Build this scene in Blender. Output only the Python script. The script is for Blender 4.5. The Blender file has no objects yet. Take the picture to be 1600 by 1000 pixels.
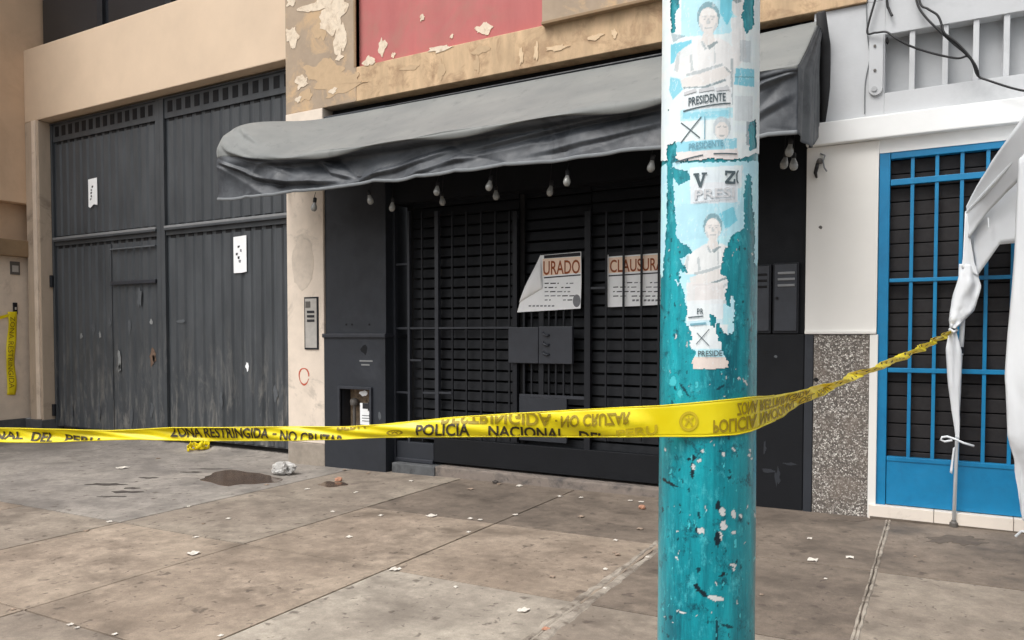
import bpy, bmesh, math, random
import numpy as np
from mathutils import Vector, Matrix

random.seed(7)
rng = np.random.default_rng(7)
SC = bpy.context.scene
COL = SC.collection
rad = math.radians

# ------------------------------------------------------------------ camera
YAW, PITCH, FPX = rad(29.4), rad(-1.8), 1190.0
CAM = np.array([0.0, -6.54, 1.45])
PPX, PPY = 800.0, 523 + FPX * math.tan(rad(1.8))
FW = np.array([-math.sin(YAW) * math.cos(PITCH), math.cos(YAW) * math.cos(PITCH), math.sin(PITCH)])
RT = np.array([math.cos(YAW), math.sin(YAW), 0.0])
UP = np.cross(RT, FW)
cam = bpy.data.cameras.new('camera')
camo = bpy.data.objects.new('camera', cam)
COL.objects.link(camo)
M = Matrix(((RT[0], UP[0], -FW[0], CAM[0]), (RT[1], UP[1], -FW[1], CAM[1]), (RT[2], UP[2], -FW[2], CAM[2]), (0, 0, 0, 1)))
camo.matrix_world = M
cam.sensor_width = 36.0
cam.lens = FPX / 1600 * 36
cam.shift_y = (PPY - 500) / 1600
cam.clip_start, cam.clip_end = 0.05, 500
SC.camera = camo

# ------------------------------------------------------------------ light
SUN_EL, SUN_AZ = rad(58), rad(205)          # azimuth clockwise from +Y (north)
world = bpy.data.worlds.new('World')
SC.world = world
world.use_nodes = True
wn, wl = world.node_tree.nodes, world.node_tree.links
bg = wn['Background']
sky = wn.new('ShaderNodeTexSky')
sky.sky_type = 'NISHITA'
sky.sun_disc = False
sky.sun_elevation, sky.sun_rotation = SUN_EL, SUN_AZ
sky.air_density, sky.dust_density, sky.ozone_density = 1.0, 6.0, 1.0
hs = wn.new('ShaderNodeHueSaturation')
hs.inputs['Saturation'].default_value = 0.18
wl.new(sky.outputs[0], hs.inputs['Color'])
wl.new(hs.outputs[0], bg.inputs['Color'])
bg.inputs['Strength'].default_value = 0.15
sun = bpy.data.lights.new('sun', 'SUN')
sun.energy, sun.angle, sun.color = 1.1, rad(25), (1.0, 0.965, 0.92)
suno = bpy.data.objects.new('sun', sun)
COL.objects.link(suno)
sd = Vector((math.sin(SUN_AZ) * math.cos(SUN_EL), math.cos(SUN_AZ) * math.cos(SUN_EL), math.sin(SUN_EL)))
suno.rotation_euler = sd.to_track_quat('Z', 'Y').to_euler()
suno.location = (0, 0, 12)
SC.render.engine = 'CYCLES'
SC.view_settings.view_transform = 'Standard'
SC.view_settings.look = 'None'
SC.view_settings.gamma = 1
SC.view_settings.exposure = 0.42

# ------------------------------------------------------------------ pixel helpers (photo pixels, 1600 x 1000)
SLOPE, X0 = 0.0125, -2.1
def gz(x): return SLOPE * (x - X0)          # pavement falls gently to the left
def ray(px, py): return FW + RT * (px - PPX) / FPX - UP * (py - PPY) / FPX
def onY(px, py, Y=0.0):
    d = ray(px, py); return CAM + d * ((Y - CAM[1]) / d[1])
def onG(px, py):
    d = ray(px, py); return CAM + d * ((SLOPE * (CAM[0] - X0) - CAM[2]) / (d[2] - SLOPE * d[0]))
def onX(px, py, X):
    d = ray(px, py); return CAM + d * ((X - CAM[0]) / d[0])
def onD(px, py, z): return CAM + ray(px, py) * z
def proj(P):
    v = np.asarray(P, float) - CAM
    z = v @ FW
    return PPX + FPX * (v @ RT) / z, PPY - FPX * (v @ UP) / z
def XY(px, py, Y=0.0):
    p = onY(px, py, Y); return p[0], p[2]
def hashn(ix, iy, s):
    h = (ix * 374761393 + iy * 668265263 + s * 974711) & 0x7fffffff
    h = ((h ^ (h >> 13)) * 1274126177) & 0x7fffffff
    return ((h ^ (h >> 16)) & 0xffff) / 65535.0
def vnoise(x, y, s=0):
    x = np.asarray(x, float); y = np.asarray(y, float)
    ix, iy = np.floor(x).astype(np.int64), np.floor(y).astype(np.int64)
    fx, fy = x - ix, y - iy
    fx, fy = fx * fx * (3 - 2 * fx), fy * fy * (3 - 2 * fy)
    a, b, c, d = hashn(ix, iy, s), hashn(ix + 1, iy, s), hashn(ix, iy + 1, s), hashn(ix + 1, iy + 1, s)
    return (a * (1 - fx) + b * fx) * (1 - fy) + (c * (1 - fx) + d * fx) * fy
def fbm(x, y, s=0, o=4):
    v, a, t = 0, 0.5, 0
    for k in range(o):
        v = v + a * vnoise(np.asarray(x) * 2 ** k, np.asarray(y) * 2 ** k, s + k * 17); t += a; a *= 0.5
    return v / t
def inpoly(px, py, poly):
    res = np.zeros(px.shape, bool); n = len(poly); j = n - 1
    for i in range(n):
        xi, yi = poly[i]; xj, yj = poly[j]
        c = ((yi > py) != (yj > py)) & (px < (xj - xi) * (py - yi) / ((yj - yi) or 1e-9) + xi)
        res ^= c; j = i
    return res

# ------------------------------------------------------------------ materials
def S(r, g, b):
    def f(c):
        c /= 255.0
        return c / 12.92 if c <= 0.04045 else ((c + 0.055) / 1.055) ** 2.4
    return (f(r), f(g), f(b), 1.0)
MATS = {}
class NT:
    def __init__(self, name):
        self.m = bpy.data.materials.new(name); self.m.use_nodes = True
        self.n, self.l = self.m.node_tree.nodes, self.m.node_tree.links
        self.b = self.n['Principled BSDF']
        self.pos = self.n.new('ShaderNodeNewGeometry').outputs['Position']
        MATS[name] = self.m
    def mapped(self, sc=(1, 1, 1), loc=(0, 0, 0)):
        m = self.n.new('ShaderNodeMapping'); m.inputs['Scale'].default_value = sc; m.inputs['Location'].default_value = loc
        self.l.new(self.pos, m.inputs['Vector']); return m.outputs[0]
    def noise(self, scale, detail=5, rough=0.6, sc=(1, 1, 1), loc=(0, 0, 0), dist=0.0):
        t = self.n.new('ShaderNodeTexNoise'); t.inputs['Scale'].default_value = scale
        t.inputs['Detail'].default_value = detail; t.inputs['Roughness'].default_value = rough
        t.inputs['Distortion'].default_value = dist
        self.l.new(self.mapped(sc, loc), t.inputs['Vector']); return t.outputs['Fac']
    def vor(self, scale, sc=(1, 1, 1), feature='F1', out='Distance'):
        t = self.n.new('ShaderNodeTexVoronoi'); t.feature = feature; t.inputs['Scale'].default_value = scale
        self.l.new(self.mapped(sc), t.inputs['Vector']); return t.outputs[out]
    def ramp(self, fac, a, b, ca=(0, 0, 0, 1), cb=(1, 1, 1, 1)):
        r = self.n.new('ShaderNodeValToRGB')
        r.color_ramp.elements[0].position, r.color_ramp.elements[1].position = a, b
        r.color_ramp.elements[0].color, r.color_ramp.elements[1].color = ca, cb
        self.l.new(fac, r.inputs[0]); return r.outputs[0]
    def mix(self, fac, a, b, mode='MIX'):
        m = self.n.new('ShaderNodeMix'); m.data_type = 'RGBA'; m.blend_type = mode
        for sock, v in ((m.inputs[0], fac), (m.inputs[6], a), (m.inputs[7], b)):
            if isinstance(v, (int, float, tuple)): sock.default_value = v
            else: self.l.new(v, sock)
        return m.outputs[2]
    def attr(self, name):
        a = self.n.new('ShaderNodeAttribute'); a.attribute_name = name; return a
    def color(self, c):
        if isinstance(c, tuple): self.b.inputs['Base Color'].default_value = c
        else: self.l.new(c, self.b.inputs['Base Color'])
    def rough(self, r):
        if isinstance(r, (int, float)): self.b.inputs['Roughness'].default_value = r
        else: self.l.new(r, self.b.inputs['Roughness'])
    def bump(self, h, dist=0.01, strength=0.5):
        b = self.n.new('ShaderNodeBump'); b.inputs['Distance'].default_value = dist; b.inputs['Strength'].default_value = strength
        self.l.new(h, b.inputs['Height']); self.l.new(b.outputs[0], self.b.inputs['Normal'])
    def set(self, k, v): self.b.inputs[k].default_value = v
def mul(c, k): return (c[0] * k, c[1] * k, c[2] * k, 1.0)

def plain(name, c, rough=0.6, var=0.25, scale=6.0, bump=0.004, metal=0.0, spec=0.5, streak=False, dirt=None):
    t = NT(name)
    n1 = t.noise(scale, 6, 0.65, sc=(1, 1, 0.25) if streak else (1, 1, 1))
    col = t.mix(t.ramp(n1, 0.3, 0.7), mul(c, 1 - var), mul(c, 1 + var))
    if dirt:
        d = t.ramp(t.noise(scale * 0.6, 8, 0.7, loc=(3, 5, 1), dist=0.6), dirt[1], dirt[2])
        col = t.mix(d, col, dirt[0])
    t.color(col)
    t.rough(t.ramp(t.noise(scale * 2.3, 4), 0.2, 0.8, mul((1, 1, 1), max(rough - 0.12, 0.05)), mul((1, 1, 1), min(rough + 0.12, 1))))
    t.set('Metallic', metal); t.set('Specular IOR Level', spec)
    if bump: t.bump(t.noise(scale * 12, 6, 0.7), bump, 0.4)
    return t.m

plain('beige_paint', S(214, 191, 165), 0.75, 0.06, 1.3, 0.002)
plain('tan_neighbour', S(212, 182, 152), 0.8, 0.08, 1.5, 0.002, dirt=(S(190, 160, 130), 0.5, 0.8))
plain('jamb_paint', S(186, 168, 148), 0.8, 0.16, 3.0, 0.003, streak=True, dirt=(S(105, 92, 80), 0.55, 0.78))
plain('cream_wall', S(222, 205, 186), 0.8, 0.10, 4.0, 0.003, dirt=(S(176, 158, 140), 0.55, 0.75))
plain('pillar_cream', S(222, 208, 192), 0.8, 0.08, 5.0, 0.003, dirt=(S(176, 165, 152), 0.56, 0.72))
plain('pillar_patch', S(206, 193, 178), 0.85, 0.12, 9, 0.003)
plain('pillar_base', S(150, 140, 128), 0.85, 0.22, 8.0, 0.004)
plain('grey_tan', S(166, 147, 126), 0.8, 0.12, 4.0, 0.003, dirt=(S(196, 166, 130), 0.5, 0.62))
plain('ochre_wall', S(198, 169, 134), 0.8, 0.22, 7.0, 0.003, streak=True, dirt=(S(160, 130, 100), 0.48, 0.66))
plain('patch_white', S(224, 208, 186), 0.85, 0.10, 20, 0.003, dirt=(S(190, 168, 142), 0.5, 0.68))
plain('patch_ochre', S(192, 165, 132), 0.85, 0.08, 14, 0.003)
plain('patch_pale', S(216, 190, 156), 0.85, 0.1, 20, 0.003)
plain('soffit', S(142, 118, 90), 0.85, 0.12, 4)
plain('red_paint', S(184, 104, 101), 0.75, 0.12, 2.6, 0.002, streak=True, dirt=(S(168, 116, 104), 0.48, 0.72))
plain('dark_glass', S(38, 40, 44), 0.15, 0.2, 1.0, 0, spec=0.5)
plain('black_wall', S(36, 40, 47), 0.55, 0.16, 3.0, 0.003, dirt=(S(58, 62, 69), 0.55, 0.85))
plain('black_wall_dark', S(19, 21, 25), 0.6, 0.16, 3.0, 0.003, spec=0.25)
plain('black_metal', S(27, 29, 34), 0.5, 0.15, 9.0, 0.001, spec=0.3)
plain('slat_paint', S(25, 27, 31), 0.55, 0.18, 12.0, 0.002, spec=0.25)
plain('frame_grey', S(46, 49, 56), 0.45, 0.18, 9.0, 0.001)
plain('void', S(16, 16, 18), 0.9, 0.1, 3.0, 0)
plain('step_conc', S(128, 118, 110), 0.85, 0.16, 7.0, 0.004, dirt=(S(70, 68, 68), 0.5, 0.68))
plain('step_dark', S(84, 86, 88), 0.8, 0.2, 8.0, 0.004, dirt=(S(50, 52, 54), 0.5, 0.7))
plain('white_wall', S(226, 224, 219), 0.8, 0.03, 1.6, 0.002, dirt=(S(206, 200, 190), 0.62, 0.9))
plain('grey_conc', S(192, 194, 196), 0.8, 0.07, 2.5, 0.003, dirt=(S(166, 170, 172), 0.55, 0.8))
plain('grey_recess', S(172, 174, 176), 0.8, 0.06, 2.5, 0.003)
plain('white_lintel', S(228, 229, 228), 0.8, 0.04, 2.0, 0.002)
plain('sill_tile', S(224, 214, 202), 0.35, 0.05, 5.0, 0.0005, dirt=(S(176, 164, 150), 0.6, 0.85))
plain('blue_paint', S(12, 120, 168), 0.4, 0.10, 5.0, 0.0006, dirt=(S(4, 100, 146), 0.5, 0.8))
plain('louvre', S(35, 32, 33), 0.75, 0.18, 8.0, 0.002)
plain('cable', S(26, 26, 28), 0.5, 0.1, 20, 0)
plain('cable_grey', S(120, 124, 126), 0.6, 0.1, 20, 0)
plain('white_cloth', S(234, 237, 240), 0.75, 0.03, 4.0, 0.0008)
plain('steel', S(226, 230, 233), 0.4, 0.03, 3, 0)
plain('rail_grey', S(128, 130, 132), 0.45, 0.12, 9, 0)
wc = MATS['white_cloth'].node_tree
tr = wc.nodes.new('ShaderNodeBsdfTranslucent'); tr.inputs[0].default_value = S(232, 235, 238)
mx = wc.nodes.new('ShaderNodeMixShader'); mx.inputs[0].default_value = 0.2
wc.links.new(wc.nodes['Principled BSDF'].outputs[0], mx.inputs[1]); wc.links.new(tr.outputs[0], mx.inputs[2]); wc.links.new(mx.outputs[0], wc.nodes['Material Output'].inputs[0])
plain('paper_white', S(240, 242, 243), 0.8, 0.03, 14, 0.0006)
plain('ink_dark', S(40, 40, 44), 0.8, 0.05, 30, 0)
plain('ink_grey', S(120, 122, 126), 0.8, 0.1, 30, 0)
plain('ink_brown', S(150, 76, 34), 0.8, 0.1, 30, 0)
plain('ink_orange', S(246, 220, 198), 0.8, 0.05, 30, 0)
plain('ink_tape', S(52, 40, 14), 0.6, 0.2, 60, 0)
plain('ink_tape_olive', S(150, 128, 10), 0.6, 0.12, 60, 0)
plain('ink_tape_faint', S(196, 172, 20), 0.6, 0.1, 60, 0)
plain('ink_red', S(188, 92, 70), 0.8, 0.2, 60, 0)
plain('ink_blue', S(120, 168, 184), 0.8, 0.1, 60, 0)
plain('ink_pale', S(204, 206, 208), 0.8, 0.05, 60, 0)
plain('ink_slate', S(78, 92, 98), 0.8, 0.1, 60, 0)
plain('scuff_white', S(132, 134, 134), 0.8, 0.2, 40, 0)
plain('scuff_grey', S(82, 86, 90), 0.7, 0.2, 40, 0)
plain('scuff_rust', S(104, 84, 70), 0.8, 0.3, 40, 0)
plain('bag_plastic', S(176, 174, 170), 0.3, 0.08, 20, 0.001)
plain('scrap', S(206, 199, 189), 0.8, 0.1, 30, 0)
plain('pebble', S(150, 132, 116), 0.9, 0.3, 40, 0.002)
plain('rubble_red', S(172, 126, 102), 0.9, 0.2, 40, 0.002)
plain('plate_grey', S(176, 172, 166), 0.5, 0.1, 20, 0.001)
plain('plate_dark', S(92, 88, 84), 0.5, 0.1, 20, 0.001)
plain('rough_plaster', S(150, 130, 108), 0.95, 0.4, 16, 0.02, dirt=(S(90, 74, 60), 0.5, 0.65))
plain('asphalt', S(74, 73, 72), 0.9, 0.2, 8, 0.006)
plain('kerb_conc', S(160, 155, 148), 0.85, 0.12, 6, 0.004)
plain('joint_dirt', S(96, 86, 76), 0.95, 0.25, 9, 0.003)
plain('joint_light', S(156, 147, 135), 0.9, 0.2, 9, 0.003, dirt=(S(104, 94, 84), 0.45, 0.62))
plain('stain_dark', S(92, 82, 73), 0.85, 0.2, 14, 0.002)
plain('crack_dark', S(64, 58, 54), 0.8, 0.2, 20, 0)

t = NT('gate_paint')      # dark grey enamel, scuffed pale towards the bottom by use
base = t.mix(t.ramp(t.noise(3.2, 7, 0.65, sc=(1, 1, 0.3)), 0.3, 0.72), S(54, 58, 62), S(76, 80, 84))
sep = t.n.new('ShaderNodeSeparateXYZ'); t.l.new(t.pos, sep.inputs[0])
mr = t.n.new('ShaderNodeMapRange'); mr.inputs['From Min'].default_value = 1.7; mr.inputs['From Max'].default_value = 0.2
t.l.new(sep.outputs['Z'], mr.inputs['Value'])
sc_n = t.ramp(t.noise(9, 8, 0.72, sc=(1, 1, 0.22), dist=0.5), 0.5, 0.68)
scf = t.n.new('ShaderNodeMath'); scf.operation = 'MULTIPLY'; t.l.new(sc_n, scf.inputs[0]); t.l.new(mr.outputs[0], scf.inputs[1])
base = t.mix(scf.outputs[0], base, S(128, 126, 122))
t.color(base); t.rough(0.5); t.bump(t.noise(60, 5), 0.001, 0.3)

t = NT('terrazzo')
c1 = t.vor(84, out='Color')
sp = t.n.new('ShaderNodeSeparateColor'); t.l.new(c1, sp.inputs[0])
stone = t.ramp(sp.outputs[0], 0.1, 0.95, S(88, 82, 77), S(226, 222, 214))
stone.node.color_ramp.interpolation = 'LINEAR'
e = stone.node.color_ramp.elements.new(0.5); e.color = S(146, 138, 130)
edge = t.vor(84, feature='DISTANCE_TO_EDGE')
col = t.mix(t.ramp(edge, 0.05, 0.16), S(88, 82, 76), stone)
col = t.mix(t.ramp(t.noise(2.4, 5, loc=(2, 0, 0)), 0.5, 0.85), col, S(126, 114, 104))
t.color(col); t.rough(0.6); t.bump(t.ramp(edge, 0.0, 0.12), 0.004, 0.5)

def concrete(name, ca, cb, wet):
    t = NT(name)
    big = t.ramp(t.noise(0.9, 6, 0.62, loc=(1.7, 0.3, 0), dist=0.3), 0.34, 0.66)
    col = t.mix(big, ca, cb)
    fine = t.ramp(t.noise(11, 8, 0.75), 0.3, 0.72, mul((1, 1, 1), 0.72), mul((1, 1, 1), 1.2))
    col = t.mix(1.0, col, fine, 'MULTIPLY')
    grit = t.ramp(t.noise(140, 3, 0.6), 0.3, 0.7, mul((1, 1, 1), 0.86), mul((1, 1, 1), 1.1))
    col = t.mix(1.0, col, grit, 'MULTIPLY')
    stain = t.ramp(t.noise(1.5, 8, 0.72, loc=(5, 2, 0), sc=(1, 1.3, 1)), 0.48, 0.68)
    col = t.mix(stain, col, mul(ca, wet))
    mott = t.ramp(t.noise(4.2, 8, 0.7, loc=(9, 4, 0)), 0.46, 0.66)
    mk = t.n.new('ShaderNodeMath'); mk.operation = 'MULTIPLY'; mk.inputs[1].default_value = 0.5; t.l.new(mott, mk.inputs[0])
    col = t.mix(mk.outputs[0], col, mul(ca, .62))
    # trodden-in gum and spatter spots
    wob = t.n.new('ShaderNodeVectorMath'); wob.operation = 'ADD'
    nz = t.n.new('ShaderNodeTexNoise'); nz.inputs['Scale'].default_value = 16; t.l.new(t.pos, nz.inputs['Vector'])
    sc = t.n.new('ShaderNodeVectorMath'); sc.operation = 'SCALE'; sc.inputs['Scale'].default_value = 0.12
    t.l.new(nz.outputs['Color'], sc.inputs[0]); t.l.new(t.pos, wob.inputs[0]); t.l.new(sc.outputs[0], wob.inputs[1])
    for scale, hi, lo in ((4.2, 0.13, 0.06), (8.0, 0.14, 0.05), (15.0, 0.16, 0.05)):
        v = t.n.new('ShaderNodeTexVoronoi'); v.voronoi_dimensions = '2D'; v.inputs['Scale'].default_value = scale
        t.l.new(wob.outputs[0], v.inputs['Vector'])
        spot = t.ramp(v.outputs['Distance'], lo, hi, (1, 1, 1, 1), (0, 0, 0, 1))
        sepc = t.n.new('ShaderNodeSeparateColor'); t.l.new(v.outputs['Color'], sepc.inputs[0])
        gate = t.ramp(sepc.outputs[0], 0.72, 0.80)
        spot = t.mix(1.0, spot, gate, 'MULTIPLY')
        k = t.n.new('ShaderNodeMath'); k.operation = 'MULTIPLY'; k.inputs[1].default_value = 0.66
        t.l.new(spot, k.inputs[0])
        col = t.mix(k.outputs[0], col, S(74, 64, 58))
    t.color(col)
    t.rough(t.ramp(stain, 0, 1, mul((1, 1, 1), 0.85), mul((1, 1, 1), 0.62)))
    t.bump(t.noise(34, 8, 0.72), 0.006, 0.5)
concrete('slab_warm', S(138, 123, 108), S(166, 151, 134), 0.55)
concrete('slab_mid', S(130, 118, 106), S(154, 143, 129), 0.55)
concrete('slab_pale', S(148, 138, 126), S(178, 169, 155), 0.6)
concrete('slab_dark', S(104, 93, 83), S(130, 117, 104), 0.55)
concrete('slab_grey', S(130, 124, 118), S(156, 149, 140), 0.6)

t = NT('awning_cloth_lit')  # top sheet: sky light painted into the cloth as a paler grey
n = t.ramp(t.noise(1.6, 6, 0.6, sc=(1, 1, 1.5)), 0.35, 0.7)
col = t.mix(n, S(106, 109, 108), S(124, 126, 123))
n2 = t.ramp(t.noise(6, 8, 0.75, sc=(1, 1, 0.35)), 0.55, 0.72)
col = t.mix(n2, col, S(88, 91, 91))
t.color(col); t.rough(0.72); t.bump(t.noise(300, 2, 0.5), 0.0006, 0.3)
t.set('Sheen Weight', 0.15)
plain('awning_valance_shaded', S(68, 72, 77), 0.55, 0.16, 5, 0.0006, streak=True, dirt=(S(44, 48, 54), 0.46, 0.6))  # same cloth, shade of the upright front painted in as a darker tone
plain('awning_end_shaded', S(74, 77, 80), 0.6, 0.14, 6, 0.0006, streak=True, dirt=(S(50, 53, 57), 0.48, 0.64))  # same cloth again, side shade painted into the colour
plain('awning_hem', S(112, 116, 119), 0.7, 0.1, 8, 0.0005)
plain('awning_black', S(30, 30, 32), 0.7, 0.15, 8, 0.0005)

t = NT('tape_yellow')
t.color(t.mix(t.ramp(t.noise(9, 5, 0.6), 0.3, 0.7), S(246, 226, 14), S(253, 238, 44)))
t.rough(0.32); t.bump(t.noise(26, 4, 0.6), 0.003, 0.25)
t.set('Subsurface Weight', 0.0)
tr = t.n.new('ShaderNodeBsdfTranslucent'); tr.inputs[0].default_value = S(255, 236, 30)
mx = t.n.new('ShaderNodeMixShader'); mx.inputs[0].default_value = 0.25
out = t.n['Material Output']
t.l.new(t.b.outputs[0], mx.inputs[1]); t.l.new(tr.outputs[0], mx.inputs[2]); t.l.new(mx.outputs[0], out.inputs[0])

t = NT('bulb_glass')
t.color(S(168, 168, 164)); t.rough(0.12); t.set('Transmission Weight', 0.35); t.set('Coat Weight', 0.4)
t = NT('puddle_wet')
t.color(t.mix(t.ramp(t.noise(6, 5), 0.3, 0.7), S(66, 52, 42), S(98, 80, 66))); t.rough(0.16)

t = NT('pole_paint')
a = t.attr('Col')
base = t.mix(t.ramp(t.noise(16, 9, 0.72, sc=(1, 1, 0.10)), 0.34, 0.66), S(0, 92, 106), S(20, 166, 178))
base = t.mix(t.ramp(t.noise(34, 8, 0.78, loc=(1, 1, 1), sc=(1, 1, .5)), 0.54, 0.70), base, S(74, 186, 196))
base = t.mix(t.ramp(t.noise(22, 8, 0.75, loc=(7, 1, 3)), 0.55, 0.66), base, S(2, 70, 84))
t.color(t.mix(a.outputs['Alpha'], base, a.outputs['Color']))
t.rough(0.3); t.bump(t.noise(40, 6, 0.7), 0.003, 0.5); t.set('Coat Weight', 0.2); t.set('Coat Roughness', 0.2)
t = NT('poster_print')
a = t.attr('Col'); t.color(a.outputs['Color']); t.rough(0.6); t.bump(t.noise(70, 5), 0.001, 0.3)

# ------------------------------------------------------------------ mesh helpers
class MB:
    def __init__(self): self.v, self.f = [], []
    def quad(self, *p):
        i = len(self.v); self.v += [tuple(q) for q in p]; self.f.append(tuple(range(i, i + len(p)))); return self
    def box(self, x0, x1, y0, y1, z0, z1):
        i = len(self.v)
        self.v += [(x0, y0, z0), (x1, y0, z0), (x1, y1, z0), (x0, y1, z0), (x0, y0, z1), (x1, y0, z1), (x1, y1, z1), (x0, y1, z1)]
        self.f += [tuple(i + k for k in q) for q in ((0, 3, 2, 1), (4, 5, 6, 7), (0, 1, 5, 4), (1, 2, 6, 5), (2, 3, 7, 6), (3, 0, 4, 7))]
        return self
    def prism(self, pts, y0, y1):            # polygon in (x, z), extruded along y
        i = len(self.v); n = len(pts)
        self.v += [(x, y0, z) for x, z in pts] + [(x, y1, z) for x, z in pts]
        self.f.append(tuple(i + k for k in range(n))); self.f.append(tuple(i + n + k for k in reversed(range(n))))
        for k in range(n):
            self.f.append((i + k, i + n + k, i + n + (k + 1) % n, i + (k + 1) % n))
        return self
    def flat(self, pts, z0, z1):             # polygon in (x, y) on the sloping pavement
        i = len(self.v); n = len(pts)
        self.v += [(x, y, gz(x) + z1) for x, y in pts] + [(x, y, gz(x) + z0) for x, y in pts]
        self.f.append(tuple(i + k for k in range(n))); self.f.append(tuple(i + n + k for k in reversed(range(n))))
        for k in range(n):
            self.f.append((i + k, i + n + k, i + n + (k + 1) % n, i + (k + 1) % n))
        return self
    def tube(self, path, r, n=8):
        path = [Vector(p) for p in path]; i = len(self.v)
        for k, p in enumerate(path):
            d = (path[min(k + 1, len(path) - 1)] - path[max(k - 1, 0)]).normalized()
            if k == 0: a = d.orthogonal().normalized()
            else: a = (a - d * a.dot(d)).normalized()
            b = d.cross(a)
            rr = r[k] if isinstance(r, (list, tuple)) else r
            for j in range(n):
                w = 2 * math.pi * j / n
                self.v.append(tuple(p + a * (math.cos(w) * rr) + b * (math.sin(w) * rr)))
        for k in range(len(path) - 1):
            for j in range(n):
                a0 = i + k * n + j; a1 = i + k * n + (j + 1) % n
                self.f.append((a0, a1, a1 + n, a0 + n))
        self.f.append(tuple(i + j for j in reversed(range(n)))); self.f.append(tuple(i + (len(path) - 1) * n + j for j in range(n)))
        return self
    def lathe(self, prof, c, n=14):
        i = len(self.v)
        for r, z in prof:
            for j in range(n):
                w = 2 * math.pi * j / n
                self.v.append((c[0] + r * math.cos(w), c[1] + r * math.sin(w), c[2] + z))
        for k in range(len(prof) - 1):
            for j in range(n):
                a0 = i + k * n + j; a1 = i + k * n + (j + 1) % n
                self.f.append((a0, a1, a1 + n, a0 + n))
        self.f.append(tuple(i + j for j in reversed(range(n)))); self.f.append(tuple(i + (len(prof) - 1) * n + j for j in range(n)))
        return self
    def grid(self, fn, nu, nv):
        i = len(self.v)
        for a in range(nu + 1):
            for b in range(nv + 1):
                self.v.append(tuple(fn(a / nu, b / nv)))
        for a in range(nu):
            for b in range(nv):
                q = i + a * (nv + 1) + b
                self.f.append((q, q + nv + 1, q + nv + 2, q + 1))
        return self
    def mesh(self, name, mat, bevel=0.0, smooth=False, fixn=True):
        me = bpy.data.meshes.new(name); me.from_pydata(self.v, [], self.f)
        if bevel or fixn:
            bm = bmesh.new(); bm.from_mesh(me)
            if fixn: bmesh.ops.recalc_face_normals(bm, faces=bm.faces)
            if bevel: bmesh.ops.bevel(bm, geom=list(bm.edges), offset=bevel, segments=2, affect='EDGES', profile=0.6, clamp_overlap=True)
            bm.to_mesh(me); bm.free()
        me.materials.append(MATS[mat])
        if smooth: me.polygons.foreach_set('use_smooth', [True] * len(me.polygons))
        me.update(); return me
    def build(self, name, mat, parent=None, bevel=0.0, smooth=False, fixn=True, thick=0.0):
        o = link(bpy.data.objects.new(name, self.mesh(name, mat, bevel, smooth, fixn)), parent)
        if thick:
            m = o.modifiers.new('thickness', 'SOLIDIFY'); m.thickness = thick; m.offset = 0
        return o
def link(o, parent=None):
    COL.objects.link(o)
    if parent is not None:
        o.parent = parent
        o.matrix_parent_inverse = Matrix.Translation(-Vector(ORG.get(parent.name, (0, 0, 0))))
    return o
ORG = {}
def thing(name, label, cat, loc=(0, 0, 0), group=None):
    o = bpy.data.objects.new(name, None); COL.objects.link(o)
    o.location = [float(c) for c in loc]; ORG[o.name] = tuple(o.location); o.empty_display_size = 0.2
    return tag(o, label, cat, group)
def tag(o, label, cat, group=None):
    o['label'] = label; o['category'] = cat
    if group: o['group'] = group
    return o
def struct(o): o['kind'] = 'structure'; return o
def inst(me, name, loc, parent, scale=(1, 1, 1), rot=(0, 0, 0)):
    o = bpy.data.objects.new(name, me); o.location = [float(c) for c in loc]; o.scale = scale; o.rotation_euler = rot
    return link(o, parent)
def blob(cx, cz, rx, rz, n=14, j=0.3, seed=0):
    r = random.Random(seed)
    return [(cx + rx * math.cos(2 * math.pi * k / n) * (1 + r.uniform(-j, j)), cz + rz * math.sin(2 * math.pi * k / n) * (1 + r.uniform(-j, j))) for k in range(n)]
TXT = {}
def text2d(s, bold=0.0):
    """flat mesh of a line of text scaled to the unit square"""
    key = (s, bold)
    if key in TXT: return TXT[key]
    cu = bpy.data.curves.new('txt', 'FONT'); cu.body = s; cu.size = 1; cu.resolution_u = 3; cu.offset = bold
    ob = bpy.data.objects.new('txt', cu); COL.objects.link(ob)
    dg = bpy.context.evaluated_depsgraph_get(); dg.update()
    me = ob.evaluated_get(dg).to_mesh()
    v = np.array([q.co[:2] for q in me.vertices]); f = [tuple(p.vertices) for p in me.polygons]
    ob.evaluated_get(dg).to_mesh_clear()
    bpy.data.objects.remove(ob); bpy.data.curves.remove(cu)
    lo, hi = v.min(0), v.max(0)
    TXT[key] = ((v - lo) / (hi - lo), f); return TXT[key]
def text_on(s, fn, bold=0.0):
    """text mapped by fn(u, v) -> point, u and v in 0..1"""
    v, f = text2d(s, bold); m = MB(); m.v = [tuple(fn(a, b)) for a, b in v]; m.f = list(f); return m

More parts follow.
